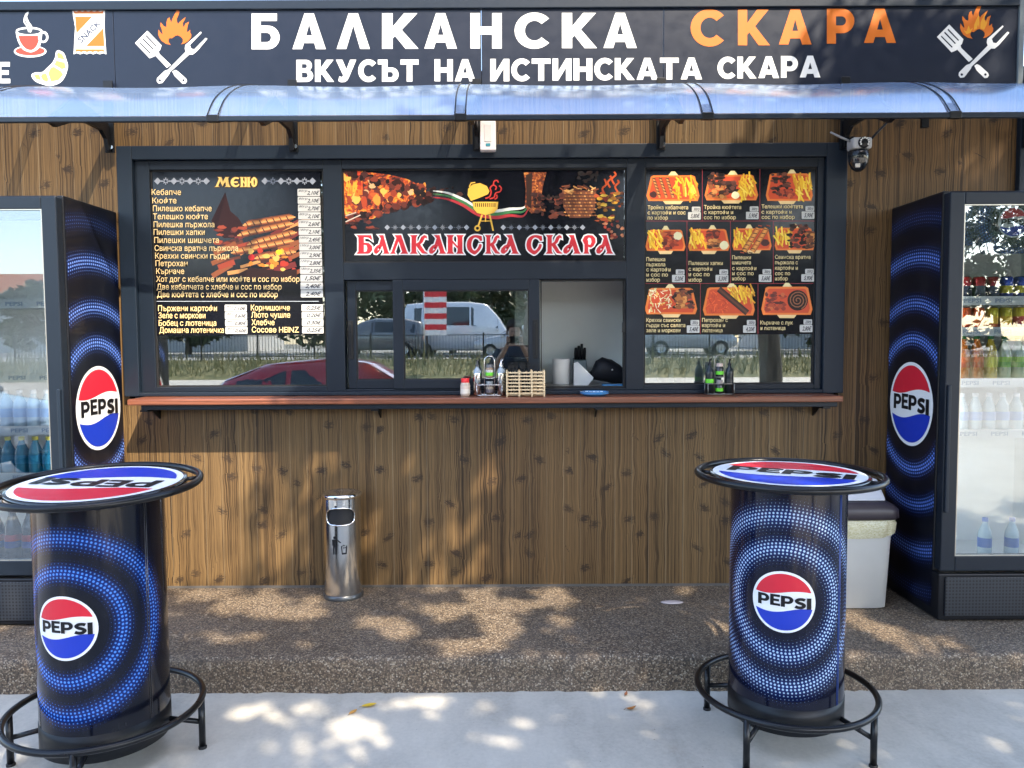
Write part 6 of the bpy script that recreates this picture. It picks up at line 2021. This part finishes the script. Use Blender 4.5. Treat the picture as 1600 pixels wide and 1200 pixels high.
# ------------------------------------------------------------------ the photographer, mirrored in the sliding window
def person():
    x0, y0 = .03, -.42
    t = thing('person', 'person in a dark t-shirt and shorts holding a phone up with both hands', 'person', (x0, y0, 0))
    J, E_ = [], []
    def j(p, r, par=None):
        J.append((p, r))
        if par is not None: E_.append((par, len(J) - 1))
        return len(J) - 1
    pel = j((0, 0, .95), (.16, .11))
    wa = j((0, .0, 1.10), (.145, .10), pel)
    ch = j((0, .0, 1.30), (.17, .115), wa)
    nk0 = j((0, .0, 1.44), (.10, .08), ch)
    nk = j((0, .02, 1.52), (.055, .058), nk0)
    hd = j((0, .045, 1.585), (.068, .08), nk)
    hm = j((0, .05, 1.66), (.078, .096), hd)
    ht = j((0, .04, 1.735), (.06, .07), hm)
    for s in (-1, 1):
        sh = j((s * .17, .0, 1.41), (.062, .06), nk0)
        el = j((s * .24, .14, 1.22), (.043, .043), sh)
        wr0 = j((s * .10, .33, 1.46), (.028, .028), el)
        j((s * .075, .37, 1.52), (.034, .022), wr0)
        hp = j((s * .095, .0, .88), (.092, .095), pel)
        kn = j((s * .11, .02, .50), (.058, .06), hp)
        ak = j((s * .12, -.02, .10), (.038, .042), kn)
        j((s * .125, .10, .045), (.042, .035), ak)
    me = bpy.data.meshes.new('body')
    me.from_pydata([p for p, _ in J], E_, [])
    o = bpy.data.objects.new('body', me)
    C.objects.link(o)
    o.parent = t
    sk = o.modifiers.new('skin', 'SKIN')
    sk.use_smooth_shade = True
    for i, (_, r) in enumerate(J): me.skin_vertices[0].data[i].radius = r
    me.skin_vertices[0].data[0].use_root = True
    ss = o.modifiers.new('smooth', 'SUBSURF'); ss.levels = 1; ss.render_levels = 2
    me.materials.append(flat((.36, .20, .13), .5, name='skin'))
    ORIG[t.name] = Vector((0, 0, 0))
    navy, dk = flat((.03, .035, .05), .85), flat((.05, .05, .055), .85)
    def shell(name, path, mat):
        m = MB()
        n = 20
        vs = [(cx + hx * math.cos(2 * PI * k / n), cy + hy * math.sin(2 * PI * k / n), z) for cx, cy, hx, hy, z in path for k in range(n)]
        m.add(vs, [(i * n + k, i * n + (k + 1) % n, (i + 1) * n + (k + 1) % n, (i + 1) * n + k) for i in range(len(path) - 1) for k in range(n)], mat, True)
        return m
    m = shell('t', [(0, 0, .185, .135, .90), (0, 0, .175, .128, 1.08), (0, 0, .20, .14, 1.30), (0, 0, .20, .12, 1.40), (0, .0, .14, .10, 1.46), (0, .01, .075, .075, 1.49)], navy)
    for s in (-1, 1):
        m.tube([(s * .15, .0, 1.40), (s * .20, .03, 1.34), (s * .235, .11, 1.25)], [.085, .078, .07], navy, 12)
    m.build('t_shirt', t)
    m = MB()
    for s in (-1, 1):
        m.tube([(s * .075, 0, .97), (s * .095, .0, .85), (s * .108, .015, .52)], [.118, .112, .095], dk, 14)
    m.build('shorts', t)
    m = MB()
    for s in (-1, 1):
        m.tube([(s * .12, -.07, .045), (s * .123, .02, .05), (s * .126, .13, .04), (s * .127, .19, .03)], [.045, .05, .046, .03], M_RUB, 10)
    m.build('shoe', t)
    m = MB()
    n = 20
    vs, rows_ = [], [(.092, .104, 1.66), (.095, .108, 1.70), (.085, .098, 1.75), (.055, .066, 1.79), (.01, .012, 1.803)]
    for hx, hy, z in rows_:
        vs += [(hx * math.cos(2 * PI * k / n), .03 + hy * math.sin(2 * PI * k / n) - (.012 if z < 1.69 else 0), z + (.045 if math.sin(2 * PI * k / n) > .5 and z < 1.72 else 0)) for k in range(n)]
    m.add(vs, [(i * n + k, i * n + (k + 1) % n, (i + 1) * n + (k + 1) % n, (i + 1) * n + k) for i in range(4) for k in range(n)], flat((.025, .018, .014), .7), True)
    m.build('hair', t)
    m = MB()
    m.tube([(0, .135, 1.645), (0, .158, 1.615), (0, .142, 1.605)], [.010, .016, .012], flat((.36, .20, .13), .5, name='skin'), 8)
    m.build('nose', t)
    for s in (-1, 1):
        m = MB().lathe(0, 0, [(0, -.004), (.011, -.002), (.011, .002), (0, .004)], flat((.03, .02, .02), .3), 10)
        m.v = [(s * .032 + v[0], .140 + v[2], 1.655 + v[1] * .6) for v in m.v]
        m.build('eye', t)
        m = MB().tube([(s * .078, .05, 1.68), (s * .088, .035, 1.66), (s * .082, .04, 1.62)], [.008, .012, .008], flat((.36, .20, .13), .5, name='skin'), 8)
        m.build('ear', t)
    m = MB().box(-.022, .022, .135, .142, 1.585, 1.594, flat((.28, .10, .09), .5))
    m.build('mouth', t, .002)
    # fingers round the phone edges
    for s in (-1, 1):
        for k in range(4):
            z = 1.535 + k * .017
            l = (.055, .062, .06, .048)[k]
            m = MB().tube([(s * .080, .378, z - .01), (s * .087, .398, z), (s * .080, .398 + .014, z + .003), (s * (.082 - l * .55), .398 + .012, z + .004)], [.0095, .009, .0085, .007], flat((.36, .20, .13), .5, name='skin'), 8)
            m.build('finger', t)
        m = MB().tube([(s * .070, .366, 1.525), (s * .066, .380, 1.545), (s * .050, .384, 1.565)], [.011, .0105, .008], flat((.36, .20, .13), .5, name='skin'), 8)
        m.build('thumb', t)
    t.location = (x0, y0, 0)
    ph = thing('phone', 'dark phone held up in both hands of the photographer', 'phone', (x0, y0 + .397, 1.555))
    MB().box(x0 - .078, x0 + .078, y0 + .393, y0 + .401, CAMH - .06, CAMH + .018, M_BLACK).build('case', ph, .003)
person()
